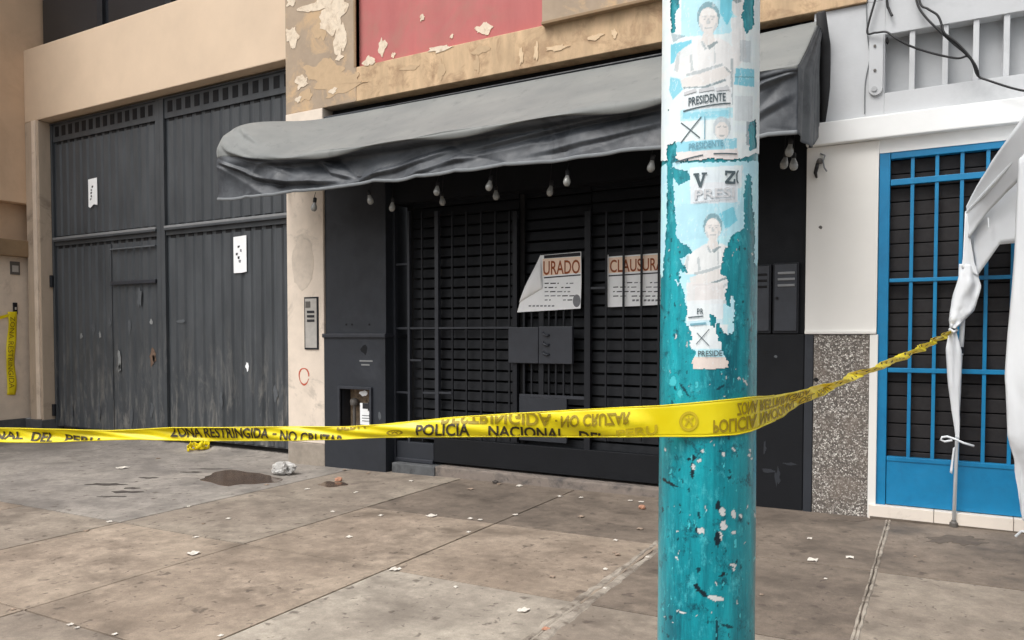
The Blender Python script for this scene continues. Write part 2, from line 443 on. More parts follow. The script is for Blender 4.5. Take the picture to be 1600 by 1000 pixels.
# ================================================================== ground
struct(MB().quad((-60, -60, -0.6), (60, -60, -0.6), (60, 30, -0.6), (-60, 30, -0.6)).build('ground', 'asphalt'))
struct(MB().flat([(-40, -40), (40, -40), (40, -5.42), (-40, -5.42)], -0.19, -0.15).build('road', 'asphalt'))
kerb = struct(MB().flat([(-40, -5.40), (40, -5.40), (40, -5.385), (-40, -5.385)], -0.16, -0.03).build('kerb', 'kerb_conc'))
for k in range(40):
    x = -20 + k
    MB().flat([(x + .006, -5.42), (x + .994, -5.42), (x + .994, -5.22), (x + .006, -5.22)], -0.16, 0.0).build('kerb_stone', 'kerb_conc', kerb, 0.008)
pave = struct(MB().flat([(-20, -5.21), (12, -5.21), (12, 1.2), (-20, 1.2)], -0.12, -0.010).build('pavement', 'joint_dirt'))
XE = [-16, -14, -12.6, -11.2, -9.8, -8.4, -7.05, -5.68, -4.27, -2.99, -1.66, -0.33, 1.02, 2.4, 3.8, 5.2, 8]
YE = [-5.21, -4.30, -2.82, -1.50, 0.12]
rs = random.Random(3)
def slab(x0, x1, y0, y1, mat):
    g = 0.006; d = rs.uniform(-.0015, .0015)
    MB().flat([(x0 + g, y0 + g), (x1 - g, y0 + g), (x1 - g, y1 - g), (x0 + g, y1 - g)], -0.08, d).build('slab', mat, pave, 0.004)
for i in range(len(XE) - 1):
    for j in range(len(YE) - 1):
        x0, x1, y0, y1 = XE[i], XE[i + 1], YE[j], YE[j + 1]
        if x1 <= -5.6 and j >= 2: continue
        xm = (x0 + x1) / 2
        if j == 3: m = 'slab_dark' if xm > -4.3 else 'slab_mid'
        elif xm > -1.6: m = 'slab_mid' if (i + j) % 2 else 'slab_dark'
        elif -3 < xm < -1.6: m = 'slab_pale' if j <= 1 else 'slab_warm'
        else: m = ('slab_warm', 'slab_mid', 'slab_warm')[(i * 2 + j) % 3]
        slab(x0, x1, y0, y1, m)
for x, w in ((-1.66, .066), (-0.33, .022)):
    # trowelled mortar ridges along the joint, ragged at the edges
    for q, (o0, o1, h) in enumerate(((-1, -.25, .0042), (-.15, .9, .0055))):
        ys = np.linspace(-5.2, .1, 90)
        e0 = [x + w * o0 + .004 * w / .06 * math.sin(y * 3 + q) + rs.uniform(-.007, .007) * w / .04 for y in ys]
        e1 = [x + w * o1 + .004 * w / .06 * math.sin(y * 2.3 + 2 + q) + rs.uniform(-.007, .007) * w / .04 for y in ys]
        m = MB()
        for a, b, y in zip(e0, e1, ys): m.v += [(a, y, gz(a) - .004), (a * .75 + b * .25, y, gz(x) + h), (a * .25 + b * .75, y, gz(x) + h), (b, y, gz(b) - .004)]
        for k in range(len(ys) - 1):
            for j in range(3): m.f.append((4 * k + j, 4 * k + j + 1, 4 * k + j + 5, 4 * k + j + 4))
        m.build('mortar_strip', 'joint_light', pave)
# the driveway in front of the gate: one long pour of grey concrete, with a low ramp up to the gate
slab(-16, -5.68, -2.82, 0.10, 'slab_grey')
dm = MB()
dm.v = [(-12.6, .10, gz(-12.6) - .001), (-6.5, .10, gz(-6.5) - .001), (-6.5, .30, gz(-6.5) + .03), (-12.6, .30, gz(-9) + .05), (-12.6, 1.1, gz(-9) + .05), (-6.5, 1.1, gz(-6.5) + .03)]
dm.f = [(0, 1, 2, 3), (3, 2, 5, 4)]
dm.build('ramp', 'slab_grey', pave)
# broken, sunken patches in the driveway
for k, (px, py, w, h) in enumerate([(166, 757, 30, 1.7), (205, 763, 12, 1.1), (196, 769, 24, 1.6), (232, 747, 14, .9), (300, 738, 16, .8), (178, 776, 22, .6), (330, 733, 30, .5)]):
    pts = [onG(px + w * math.cos(a) * (1 + .25 * math.sin(3 * a + k)), py + h * math.sin(a) * (1 + .4 * math.sin(5 * a + 2 * k)))[:2] for a in np.linspace(0, 2 * math.pi, 18, endpoint=False)]
    MB().flat(pts, -0.01, 0.004).build('pavement_crack', 'crack_dark', pave)
for k, (px, py, w, h) in enumerate([(1490, 842, 40, 5), (1515, 848, 24, 4), (1470, 846, 18, 3), (1330, 812, 30, 3)]):
    pts = [onG(px + w * math.cos(a) * (1 + .2 * math.sin(4 * a + k) + .12 * math.sin(9 * a)), py + h * math.sin(a) * (1 + .3 * math.sin(6 * a + 2 * k)))[:2] for a in np.linspace(0, 2 * math.pi, 40, endpoint=False)]
    MB().flat(pts, -0.01, 0.0026 + k * .0004).build('pavement_stain', 'stain_dark', pave)
# oily puddle by the pillar and a small damp stain
def puddle(cx, cy, rx, ry, label, seed):
    pts = [onG(cx + rx * math.cos(a) * (1 + .14 * math.sin(2 * a + seed) + .10 * math.sin(5 * a) + .05 * math.sin(11 * a + seed)), cy + ry * math.sin(a) * (1 + .22 * math.sin(3 * a + seed) + .07 * math.sin(6 * a + 1)))[:2] for a in np.linspace(0, 2 * math.pi, 72, endpoint=False)]
    o = MB().flat(pts, -0.004, 0.0045).build('puddle', 'puddle_wet'); struct(o); o['label'] = label
puddle(376, 748, 54, 11, 'brown puddle on the concrete beside the plastic bag', 1)
puddle(521, 757, 20, 4, 'small brown damp patch in front of the black pilaster', 2)

# ================================================================== neighbour on the far left (its side wall sticks out)
nb = thing('neighbour_building', 'tan building side wall with a stone ledge, at the left edge beyond the gate', 'building', (-12.9, -1, -.1))
XS = -12.30
z1 = onX(38, 318, XS)[2]
MB().box(-14.5, XS, -4.4, 1.2, z1, 9).build('upper_wall', 'tan_neighbour', nb, 0.01)
MB().box(-14.5, XS - .22, -4.4, 1.19, onX(30, 395, XS)[2] - .02, z1 - .003).build('recessed_wall', 'tan_neighbour', nb)
zc = onX(30, 400, XS)[2]
MB().box(-14.4, XS - .10, -4.38, 1.18, gz(-12.3) + .28, zc).build('lower_wall', 'cream_wall', nb, 0.006)
MB().box(-14.4, XS + .04, -4.39, 0.10, zc - .01, zc + .24).build('ledge', 'soffit', nb, 0.012)
MB().box(-14.4, XS - .08, -4.38, 0.05, gz(-12.3) - .2, gz(-12.3) + .277).build('plinth', 'step_dark', nb, 0.008)
p = onX(23, 419, XS - .10)
pl = thing('number_plate', 'small dark house number plate on the cream wall at the left edge', 'plate', p)
MB().box(XS - .10, XS - .085, p[1] - .07, p[1] + .07, p[2] - .10, p[2] + .10).build('backing', 'plate_dark', pl, .004)
MB().box(XS - .085, XS - .080, p[1] - .045, p[1] + .045, p[2] - .06, p[2] + .04).build('face', 'plate_grey', pl, .001)
p = onX(23, 482, XS - .10)
bell = thing('door_bell', 'narrow black doorbell on the cream wall below the number plate', 'doorbell', p)
MB().box(XS - .10, XS - .075, p[1] - .03, p[1] + .03, p[2] - .09, p[2] + .09).build('housing', 'black_metal', bell, .006)
MB().box(XS - .075, XS - .068, p[1] - .012, p[1] + .012, p[2] - .02, p[2] + .02).build('button', 'plate_grey', bell, .002)

# ================================================================== garage building
gb = thing('garage_building', 'beige garage front with deep plain beam above the dark metal gate', 'building', (-9.5, .3, 0))
BY, GY = 0.06, 0.24
zb, zt = XY(448, 92, BY)[1], 5.79
XL, XR = -12.298, -6.66
MB().box(XL, -6.4, BY, 0.9, zb, zt).build('beam', 'beige_paint', gb, 0.012)
MB().box(XL, -6.4, BY + .35, 0.9, zt + .003, 9).build('upper_recess', 'void', gb)
for k, (x0, x1) in enumerate([(-12.2, -10.72), (-10.64, -9.2), (-9.12, -7.7), (-7.62, -6.5)]):
    w = MB().box(x0, x1, BY + .25, BY + .30, zt + .01, 8.6).build('window', 'dark_glass', gb)
    MB().box(x1 - .02, x1 + .10, BY + .2, BY + .34, zt + .005, 8.6).build('frame', 'black_metal', w, .004)
xj = XY(63, 400, BY)[0]
MB().box(XL, xj, BY, 0.55, -.35, zb - .003).build('jamb', 'jamb_paint', gb, 0.01)
MB().box(XY(55, 400, BY)[0], xj - .04, BY - .025, BY + .01, gz(-12) + .28, zb - .004).build('jamb_strip', 'cream_wall', gb, 0.006)
MB().box(XL - .05, xj + .03, BY - .05, BY + .3, -.35, gz(-12) + .27).build('jamb_plinth', 'step_dark', gb, 0.01)
MB().box(XL, -6.4, 0.95, 1.05, -.35, zb).build('dark_interior', 'void', gb)

# ---- the gate
gate = thing('garage_gate', 'tall dark grey ribbed sheet metal gate with two leaves', 'gate', (-9.6, GY, -.05))
gx0, gx1 = xj + .012, -6.64
gm0, gm1 = XY(245, 300, GY)[0], XY(258, 300, GY)[0]
gzt = zb - .03
gzb = XY(452, 704, GY)[1] + .01
zmid = XY(352, 345, GY)[1]
zmid_l = zmid
def leaf(x0, x1, z0, z1, band, nrib, lower):
    s = MB().box(x0, x1, GY + .03, GY + .04, z0, z1).build('sheet', 'gate_paint', gate)
    # flat band along the top, slots where the corrugation meets it
    MB().box(x0, x1, GY + .004, GY + .029, z1 - band, z1).build('top_band', 'gate_paint', gate, .002)
    pitch = (x1 - x0 - .06) / nrib
    rib = None
    for k in range(nrib):
        cx = x0 + .03 + (k + .5) * pitch
        w = pitch * .34
        if rib is None:
            m = MB(); zz0, zz1 = z0 + .02 - z0, z1 - band - .045 - z0
            prof = [(-w - .016, .031), (-w + .010, .010), (w - .010, .010), (w + .016, .031)]
            n = len(prof)
            m.v = [(a, b, zz0) for a, b in prof] + [(a, b, zz1) for a, b in prof]
            m.f = [(q, q + 1, q + 1 + n, q + n) for q in range(n - 1)] + [tuple(range(n)), tuple(range(n, 2 * n))]
            rib = m.mesh('rib', 'gate_paint')
            sl = MB().box(-w * .8, w * .8, -.002, .006, -.022, .022).mesh('rib_slot', 'void')
            sl2 = MB().box(-w * .8, w * .8, -.002, .006, -.075, .075).mesh('rib_slot', 'black_wall_dark')
        inst(rib, 'rib', (cx, GY, z0), gate)
        inst(sl, 'rib_slot', (cx, GY + .024, z1 - band - .022), gate)
        if not lower: inst(sl2, 'rib_slot', (cx, GY + .002, z1 - band * .42), gate)
leaf(gx0 + .05, gm0, gzb, zmid - .05, .06, 14, True)
leaf(gx0 + .05, gm0, zmid + .02, gzt - .02, .26, 14, False)
leaf(gm1, gx1, gzb, zmid - .05, .06, 14, True)
leaf(gm1, gx1, zmid + .02, gzt - .02, .26, 14, False)
MB().box(gx0, gx0 + .05, GY - .01, GY + .05, gzb, gzt).build('stile', 'gate_paint', gate, .004)
MB().box(gm0 - .0, (gm0 + gm1) / 2 - .004, GY - .012, GY + .05, gzb, gzt).build('stile', 'gate_paint', gate, .004)
MB().box((gm0 + gm1) / 2 + .004, gm1, GY - .016, GY + .05, gzb, gzt).build('stile', 'gate_paint', gate, .004)
for a, b in ((gx0 + .05, gm0), (gm1, gx1)):
    MB().box(a, b, GY - .035, GY + .028, zmid - .05, zmid - .02).build('rail', 'gate_paint', gate, .006)
    MB().box(a, b, GY - .03, GY + .028, zmid - .019, zmid + .015).build('rail', 'rail_grey', gate, .006)  # highlight along the rail top, painted as a paler strip
MB().box(gx0, gx1, GY - .02, GY + .05, gzt - .018, gzt).build('rail', 'gate_paint', gate, .003)
# wicket door outline in the left leaf
wx0, wx1 = XY(175, 440, GY)[0], gm0
for (pxa, py, h, mt) in ((175, 387, .02, 'scuff_grey'), (175, 441, .05, 'frame_grey')):
    zz = XY(210, py, GY)[1]
    MB().box(wx0, wx1 - .02, GY - .03, GY + .0, zz - h / 2, zz + h / 2).build('wicket_rail', mt, gate, .004)
MB().box(wx0 - .02, wx0 - .006, GY - .004, GY + .012, gzb + .02, zmid - .16).build('wicket_edge', 'gate_paint', gate, .002)
for px, py in ((80, 440), (84, 640)):
    c = XY(px, py, GY); MB().tube([(gx0 + .01, GY - .03, c[1] - .09), (gx0 + .01, GY - .03, c[1] + .09)], .03, 10).build('hinge', 'black_metal', gate)
# worn marks and scrapes on the paint
for k, (px, py, rx, ry, m) in enumerate([(186, 560, 3, 14, 'scuff_white'), (186, 575, 3, 6, 'scuff_white'), (127, 525, 3, 5, 'scuff_white'), (146, 512, 4, 9, 'scuff_grey'), (156, 523, 3, 5, 'scuff_white'), (202, 510, 3, 10, 'scuff_grey'), (236, 503, 3, 4, 'scuff_white'), (238, 557, 7, 14, 'scuff_rust'), (240, 560, 3, 6, 'scuff_white'), (386, 572, 3, 6, 'paper_white'), (283, 502, 7, 3, 'scuff_grey'), (237, 640, 4, 10, 'scuff_grey'), (430, 615, 4, 10, 'scuff_grey'), (345, 622, 3, 12, 'scuff_grey'), (218, 465, 5, 14, 'scuff_grey'), (171, 505, 3, 6, 'scuff_grey'), (155, 640, 3, 16, 'scuff_grey'), (205, 650, 3, 14, 'scuff_grey'), (112, 640, 3, 12, 'scuff_grey')]):
    x, z = XY(px, py, GY); rx2 = rx / 95.; rz = ry / 108.
    MB().prism(blob(x, z, rx2, rz, 12, .45, k), GY - .0035 + .006, GY + .0016 + .0).build('scuff', m, gate)

# ---- two printed notices pasted on the gate
def notice(px, py, w, h, label, tear):
    x, z = XY(px, py, GY)
    t = thing('paper_notice', label, 'notice', (x, GY - .012, z - h / 2))
    pts = [(x - w / 2, z + h / 2), (x + w / 2, z + h / 2 + .01), (x + w / 2, z - h / 2 + .01)]
    pts += [(x + w * .1, z - h / 2 + tear), (x - w * .3, z - h / 2 - tear * .6), (x - w / 2, z - h / 2)]
    MB().prism(pts, GY - .006, GY - .004).build('sheet', 'paper_white', t)
    r = random.Random(px)
    for k in range(5):
        a, b = x - .05 + r.uniform(-.03, .06), z + h * .25 - k * .045
        MB().prism([(a, b), (a + r.uniform(.02, .06), b), (a + .03, b - r.uniform(.02, .045)), (a, b - .03)], GY - .0075, GY - .0062).build('print_mark', 'ink_dark' if k in (0, 2, 3) else 'ink_grey', t)
notice(145.5, 301, .215, .40, 'white printed sheet with torn foot on the upper left gate leaf', .03)
notice(375.5, 398, .235, .46, 'white printed sheet with straight edges on the right gate leaf', .0)

# ================================================================== shop building
sb = thing('shop_building', 'peeling tan and red fronted building above the black shuttered shop', 'building', (-3.6, .2, 0))
PY = -0.06                                   # face of pillar, pilaster and upper wall
zw = XY(455, 178, PY)[1]
XRW = XY(1354, 20, PY)[0]
rx0, rx1 = XY(556, 60, PY)[0], XY(851, 30, PY)[0]
rzb = XY(560, 104, PY)[1]
MB().box(-6.66, rx0, PY, .5, zw, 9).build('upper_wall', 'grey_tan', sb, .008)
MB().box(rx0 - .001, XRW, PY + .003, .5, zw + .001, rzb).build('lower_band', 'ochre_wall', sb, .006)
MB().box(rx0 + .001, rx1 + .3, PY + .06, .5, rzb - .001, 9).build('painted_panel', 'red_paint', sb)
MB().box(rx0 - .03, rx0 + .0, PY - .004, PY + .06, rzb + .002, 8.9).build('panel_edge', 'soffit', sb, .003)
zbay = XY(854, 35, PY - .06)[1]
MB().box(rx1 + .002, XRW, PY + .004, .45, rzb - .002, zbay + .1).build('lower_band', 'ochre_wall', sb)
sl = MB().box(rx1, XRW, PY - .06, .45, zbay, 9).build('window_bay', 'grey_tan', sb, .01)
MB().box(rx1 - .004, XRW + .004, PY - .066, PY + .1, zbay - .012, zbay + .014).build('bay_edge', 'soffit', sl, .004)
# flaked plaster on the old paint
patches = [(520, 25, 20, 22, 'patch_white'), (532, 60, 8, 28, 'patch_white'), (505, 6, 30, 10, 'patch_white'), (457, 57, 9, 15, 'patch_white'), (472, 128, 11, 9, 'patch_white'), (455, 3, 8, 7, 'patch_white'), (466, 155, 5, 4, 'patch_white'), (531, 90, 5, 4, 'patch_white'), (500, 45, 9, 17, 'patch_ochre'), (505, 112, 26, 20, 'patch_ochre'), (530, 130, 40, 16, 'patch_ochre'), (478, 150, 12, 8, 'patch_ochre'), (520, 142, 7, 4, 'patch_white'), (598, 73, 6, 12, 'patch_white'), (577, 96, 8, 7, 'patch_white'), (756, 45, 11, 10, 'patch_white'), (688, 76, 18, 5, 'patch_white'), (660, 28, 4, 5, 'patch_white'), (706, 57, 3, 3, 'patch_white'), (615, 86, 3, 4, 'patch_white'), (752, 78, 12, 7, 'patch_ochre'), (640, 106, 12, 4, 'patch_ochre'), (870, 75, 16, 5, 'patch_pale'), (815, 88, 4, 13, 'patch_pale'), (838, 82, 4, 14, 'patch_pale'), (930, 58, 12, 5, 'patch_pale'), (690, 110, 5, 14, 'patch_ochre'), (745, 100, 4, 14, 'patch_ochre'), (960, 52, 4, 9, 'patch_pale')]
for k, (px, py, rx, ry, m) in enumerate(patches):
    red = 560 < px < 850 and py < 104 - (px - 556) * .205 - 4
    Y = PY + (.06 if red else (.003 if px > 556 else 0))
    x, z = XY(px, py, Y); sc_ = abs(onY(px + 1, py, Y)[0] - x)
    n = 44; r = random.Random(k)
    pts = [(x + rx * sc_ * math.cos(a) * (1 + .28 * math.sin(2 * a + k) + .16 * math.sin(5 * a + 3 * k) + r.uniform(-.08, .08)), z + ry * sc_ * .78 * math.sin(a) * (1 + .28 * math.sin(3 * a + 2 * k) + .16 * math.sin(7 * a + k) + r.uniform(-.08, .08))) for a in np.linspace(0, 2 * math.pi, n, endpoint=False)]
    MB().prism(pts, Y - (.0012 if m == 'patch_ochre' else .0042) - k * .00009, Y + .004).build('plaster_patch', m, sb)
# dark recess behind the awning head
MB().box(-6.5, -.95, .10, .5, 3.2, zw - .001).build('head_recess', 'void', sb)
# cream pillar and black pilaster
px0, px1 = -6.655, XY(507, 500, PY)[0]
MB().box(px0, px1, PY - .01, .6, gz(-6.4) + .26, zw - .002).build('cream_pillar', 'pillar_cream', sb, .008)
MB().box(px0 - .006, px1, PY - .014, .6, -.3, gz(-6.4) + .257).build('pillar_base', 'pillar_base', sb, .01)
MB().prism(blob(-6.40, 2.27, .17, .30, 26, .10, 4), PY - .0125, PY - .006).build('plaster_repair', 'pillar_patch', sb)
qx1 = XY(602, 500, PY)[0]
zl = XY(550, 523, PY)[1]
MB().box(px1 + .003, qx1, PY + .012, .5, zl, 3.9).build('pilaster_upper', 'black_wall', sb, .006)
# lower pilaster with a niche
nx0, nx1 = XY(534, 640, PY)[0], XY(580, 640, PY)[0]
nz0, nz1 = XY(556, 672, PY)[1], XY(556, 608, PY)[1]
q0 = PY - .012
MB().box(px1 + .003, nx0, q0, .5, -.3, zl - .03).build('pilaster_lower', 'black_wall', sb)
MB().box(nx1, qx1 + .006, q0, .5, -.3, zl - .03).build('pilaster_lower', 'black_wall', sb)
MB().box(nx0, nx1, q0, .5, nz1, zl - .03).build('pilaster_lower', 'black_wall', sb)
MB().box(nx0, nx1, q0, .5, -.3, nz0).build('pilaster_lower', 'black_wall', sb)
MB().box(px1 - .01, qx1 + .02, PY - .035, .4, zl - .032, zl + .012).build('pilaster_ledge', 'frame_grey', sb, .008)
MB().box(nx0, nx1, q0 + .16, .45, nz0, nz1).build('niche_back', 'rough_plaster', sb)
for k, (px, py) in enumerate(((540, 507), (549, 507), (576, 507))):
    x, z = XY(px, py, PY); MB().prism(blob(x, z, .012, .012, 8, .1), PY + .009, PY + .02).build('screw_hole', 'void', sb)
for px, py, w in ((572, 564, 22), (571, 570, 14)):
    x, z = XY(px, py, q0); MB().box(x - w / 2 / 120, x + w / 2 / 120, q0 - .002, q0 + .01, z - .008, z + .008).build('scuff', 'scuff_white', sb)
for k, (px, py, rx, ry) in enumerate(((593, 650, 3, 5), (569, 546, 5, 7))):
    x, z = XY(px, py, q0); MB().prism(blob(x, z, rx / 118, ry / 130, 12, .4, k + 60), q0 - .0014, q0 + .01).build('scuff', 'scuff_grey' if k == 0 else 'black_wall_dark', sb)
# niche frame + water meter papers
nf = thing('meter_box', 'open black framed meter niche with a white card in the black pilaster', 'meter box', ((nx0 + nx1) / 2, q0, nz0))
f_ = .03
for b in ((nx0 - f_, nx0, nz0 - .02, nz1 + f_), (nx1, nx1 + f_, nz0 - .02, nz1 + f_), (nx0, nx1, nz1, nz1 + f_)):
    MB().box(b[0], b[1], q0 - .025, q0 + .02, b[2], b[3]).build('frame', 'frame_grey', nf, .004)
cx0, cx1 = nx0 + (nx1 - nx0) * .55, nx1 - .015
MB().box(cx0, cx1, q0 + .05, q0 + .055, nz0 + .06, nz0 + (nz1 - nz0) * .66).build('card', 'paper_white', nf)
MB().prism([(cx0 + .04, nz0 + .30), (cx1 - .06, nz0 + .30), (cx1 - .06, nz0 + .33), (cx1 - .015, nz0 + .27), (cx1 - .06, nz0 + .21), (cx1 - .06, nz0 + .24), (cx0 + .04, nz0 + .24)], q0 + .046, q0 + .049).build('printed_arrow', 'ink_dark', nf)
for k in range(3): MB().box(cx0 + .03, cx1 - .03, q0 + .047, q0 + .0495, nz0 + .10 + k * .03, nz0 + .108 + k * .03).build('print_line', 'ink_grey', nf)
MB().lathe([(0.0, -.03), (.045, -.03), (.05, 0), (.045, .03), (.02, .045), (0.001, .046)], ((nx0 + cx0) / 2, q0 + .09, nz0 + .30), 16).build('meter', 'plate_dark', nf)
MB().tube([((nx0 + cx0) / 2, q0 + .09, nz0), ((nx0 + cx0) / 2, q0 + .09, nz0 + .28)], .018, 10).build('pipe', 'plate_dark', nf)
MB().prism(blob(cx0 + .05, nz1 - .05, .05, .03, 10, .4, 5), q0 + .05, q0 + .055).build('paper_scrap', 'paper_white', nf)

# ---- intercom on the cream pillar
i0, i1 = XY(475.5, 500, PY - .02), XY(497, 500, PY - .02)
iz0, iz1 = XY(486, 546, PY - .02)[1], XY(486, 464, PY - .02)[1]
ic = thing('intercom', 'tall framed intercom panel with dark buttons on the cream pillar', 'intercom', (i0[0], PY, iz0))
MB().box(i0[0], i1[0], PY - .022, PY - .0, iz0, iz1).build('frame', 'black_metal', ic, .004)
MB().box(i0[0] + .018, i1[0] - .018, PY - .026, PY - .018, iz0 + .018, iz1 - .018).build('plate', 'plate_grey', ic, .002)
for k in range(3):
    zz = iz1 - .17 - k * .05
    MB().box(i0[0] + .05, i1[0] - .05, PY - .031, PY - .024, zz - .014, zz + .014).build('button', 'ink_dark', ic, .002)
MB().box(i0[0] + .03, i0[0] + .10, PY - .032, PY - .024, iz1 - .12, iz1 - .05).build('speaker', 'plate_dark', ic, .004)
# red chalk ring
cx, cz = XY(475, 588, PY - .0105)
ring = MB(); n = 22
for k in range(n):
    a = 2 * math.pi * k / n
    w = .018 + .006 * math.sin(3 * a)
    ring.v += [(cx + (.075 + w) * math.cos(a) * .9, PY - .0115, cz + (.085 + w) * math.sin(a)), (cx + .075 * math.cos(a) * .9, PY - .0115, cz + .085 * math.sin(a))]
for k in range(n - 1): ring.f.append((2 * k, 2 * k + 1, 2 * k + 3, 2 * k + 2))
ring.build('chalk_ring', 'ink_red', sb)

# ---- step under the shop door and the black wall to the right
zs = XY(850, 740, -.02)[1]
MB().box(-5.16, XY(679, 740, -.03)[0], -.035, .4, -.2, .07).build('door_step', 'step_dark', sb, .012)
MB().box(XY(679.5, 740, -.02)[0], -1.42, -.02, .4, -.2, .075).build('door_step', 'step_conc', sb, .015)
bx0, bx1 = -1.45, XY(1256, 600, 0)[0]
MB().box(bx0, bx1, .03, .5, 1.455, 3.9).build('side_wall_upper', 'black_wall_dark', sb, .006)
MB().box(bx0, bx1, -.005, .5, -.2, 1.452).build('side_wall_lower', 'black_wall_dark', sb, .008)
x, z = XY(1195, 551, -.005); MB().prism(blob(x, z, .016, .016, 10, .1), -.0075, .01).build('screw_hole', 'void', sb)
x, z = XY(1212, 557, -.005); MB().prism(blob(x, z, .012, .012, 10, .2), -.0075, .01).build('screw_hole', 'scuff_grey', sb)
for k, (px, py, rx, ry) in enumerate(((1200, 735, 9, 3), (1215, 745, 4, 14), (1195, 700, 2, 12), (1236, 725, 10, 2))):
    x, z = XY(px, py, -.005); MB().prism(blob(x, z, rx / 200, ry / 200, 12, .5, k), -.0065, .003).build('scuff', 'black_wall', sb)
def cabinet(pxa, pxb, pya, pyb, label, light):
    Yc = .03
    (a, zt_), (b, zb_) = XY(pxa, pya, Yc), XY(pxb, pyb, Yc)
    zb_ = max(zb_, 1.458)
    c = thing('meter_cabinet', label, 'cabinet', ((a + b) / 2, Yc, zb_), 'meter cabinets right of the shop door')
    MB().box(a, b, Yc - .05, Yc, zb_, zt_).build('housing', 'black_metal', c, .006)
    MB().box(a + .014, b - .014, Yc - .062, Yc - .049, zb_ + .02, zt_ - .014).build('door', 'frame_grey', c, .004)
    for k in range(3):
        zz = zt_ - .085 - k * .05
        MB().box(a + .04, b - .03, Yc - .071 if light else Yc - .066, Yc - .058, zz - .010, zz + .010).build('vent_slot', 'rail_grey' if light else 'void', c, .003)
    MB().tube([(a + .035, Yc - .06, (zt_ + zb_) / 2), (a + .035, Yc - .074, (zt_ + zb_) / 2)], .012, 10).build('lock', 'void' if light else 'frame_grey', c)
cabinet(1172, 1206, 415, 521, 'black meter cabinet with dark vent slots, half hidden behind the pole', False)
cabinet(1210, 1249, 412, 521, 'black meter cabinet with grey vent slots beside the white wall', True)

# ================================================================== shop front: shutter, grille, door
GR = 0.10
sv = MB().box(-5.19, bx0, .30, .34, -.1, 3.9).build('opening_back', 'void', sb)
MB().box(-5.19, bx0 - .002, .04, .29, 2.86, 3.9).build('opening_lintel', 'black_wall_dark', sb)
sh = thing('roller_shutter', 'black slatted shutter boards behind the shop grille', 'shutter', (-3.4, .2, .1))
xa, xb, xc, xd = XY(641, 500, GR)[0], XY(806, 500, GR)[0], XY(921, 500, GR)[0], bx0
for (a, b, dp) in ((xa, xb, .075), (xb + .03, xc - .03, .115), (xc, xd, .075)):
    m = MB(); w = b - a
    m.v = [(0, 0, 0), (w, 0, 0), (w, -.014, .006), (0, -.014, .006), (w, -.003, .090), (0, -.003, .090), (w, .012, .094), (0, .012, .094)]
    m.f = [(0, 1, 2, 3), (3, 2, 4, 5), (5, 4, 6, 7), (0, 7, 6, 1), (0, 3, 5, 7), (1, 6, 4, 2)]
    me = m.mesh('slat', 'slat_paint')
    for k in range(24):
        inst(me, 'slat', (a, GR + dp + random.uniform(-.002, .002), .33 + k * .108), sh)
gr = thing('security_grille', 'black steel bar grille across the shop front', 'grille', (-3.4, GR, .08))
def vbar(px, py0, py1, w=.018, Y=GR, m='black_metal', name='bar', d=.018):
    pm = (py0 + py1) / 2
    x = XY(px, pm, Y)[0]; z1, z0 = XY(px, py0, Y)[1], XY(px, py1, Y)[1]
    return MB().box(x - w / 2, x + w / 2, Y - d / 2, Y + d / 2, z0, z1).build(name, m, gr, .002)
def hbar(pxa, pxb, py, h=.018, Y=GR, m='black_metal', name='rail', d=.014):
    a, b = XY(pxa, py, Y), XY(pxb, py, Y); z = XY((pxa + pxb) / 2, py, Y)[1]
    return MB().box(a[0], b[0], Y - d / 2, Y + d / 2, z - h / 2, z + h / 2).build(name, m, gr, .002)
vbar(617, 330, 722, .05, name='post', m='frame_grey', d=.05)
vbar(640, 330, 722, .028, name='post', m='frame_grey', d=.04)
for y in (413, 513, 613, 661): hbar(619, 639, y, .022, m='frame_grey')
vbar(684, 330, 718, .045, name='post', m='frame_grey', d=.05)
for px in (660, 707, 729, 752, 774, 796): vbar(px, 330, 690)
hbar(641, 800, 512.5, .02, Y=GR - .012, m='frame_grey')
for a, b, y in ((641, 659, 563), (661, 682, 614), (686, 706, 614), (921, 946, 450)): hbar(a, b, y, .02, Y=GR - .012, m='frame_grey')
vbar(806, 330, 690, .05, name='post', d=.05)
MB().box(XY(809, 500, GR)[0], XY(816, 500, GR)[0], GR + .05, GR + .06, .36, 2.85).build('dark_gap', 'void', gr)
for px, w in ((819, .022), (831, .018), (846, .055), (858, .018), (869, .018), (881, .018), (894, .022)): vbar(px, 452, 624, w)
vbar(919, 330, 712, .06, name='post', m='black_metal', d=.05)
for px in (947, 974, 1002, 1029, 1056, 1084, 1112): vbar(px, 330, 690)
for y in (620, 676): hbar(812, 914, y, .03, Y=GR - .006, m='frame_grey')
x0, x1 = XY(812, 640, GR)[0], XY(886, 640, GR)[0]
MB().box(x0, x1, GR - .012, GR + .03, XY(850, 690, GR)[1], XY(850, 622, GR)[1]).build('kick_panel', 'black_wall', gr, .003)
MB().box(XY(641, 640, GR)[0] + .02, XY(806, 640, GR)[0], GR - .008, GR + .01, .335, .36).build('rail', 'frame_grey', gr, .003)
# solid foot panels
MB().box(-5.17, XY(680, 700, GR)[0], GR - .03, GR + .04, .075, XY(645, 690, GR)[1]).build('foot_panel', 'black_wall', gr, .006)
MB().box(-5.17, XY(680, 700, GR)[0], GR - .05, GR - .028, .075, .115).build('foot_strip', 'frame_grey', gr, .006)
MB().box(XY(681, 700, GR)[0], bx0 - .004, GR - .035, GR + .035, .10, .36).build('foot_panel', 'black_wall_dark', gr, .006)
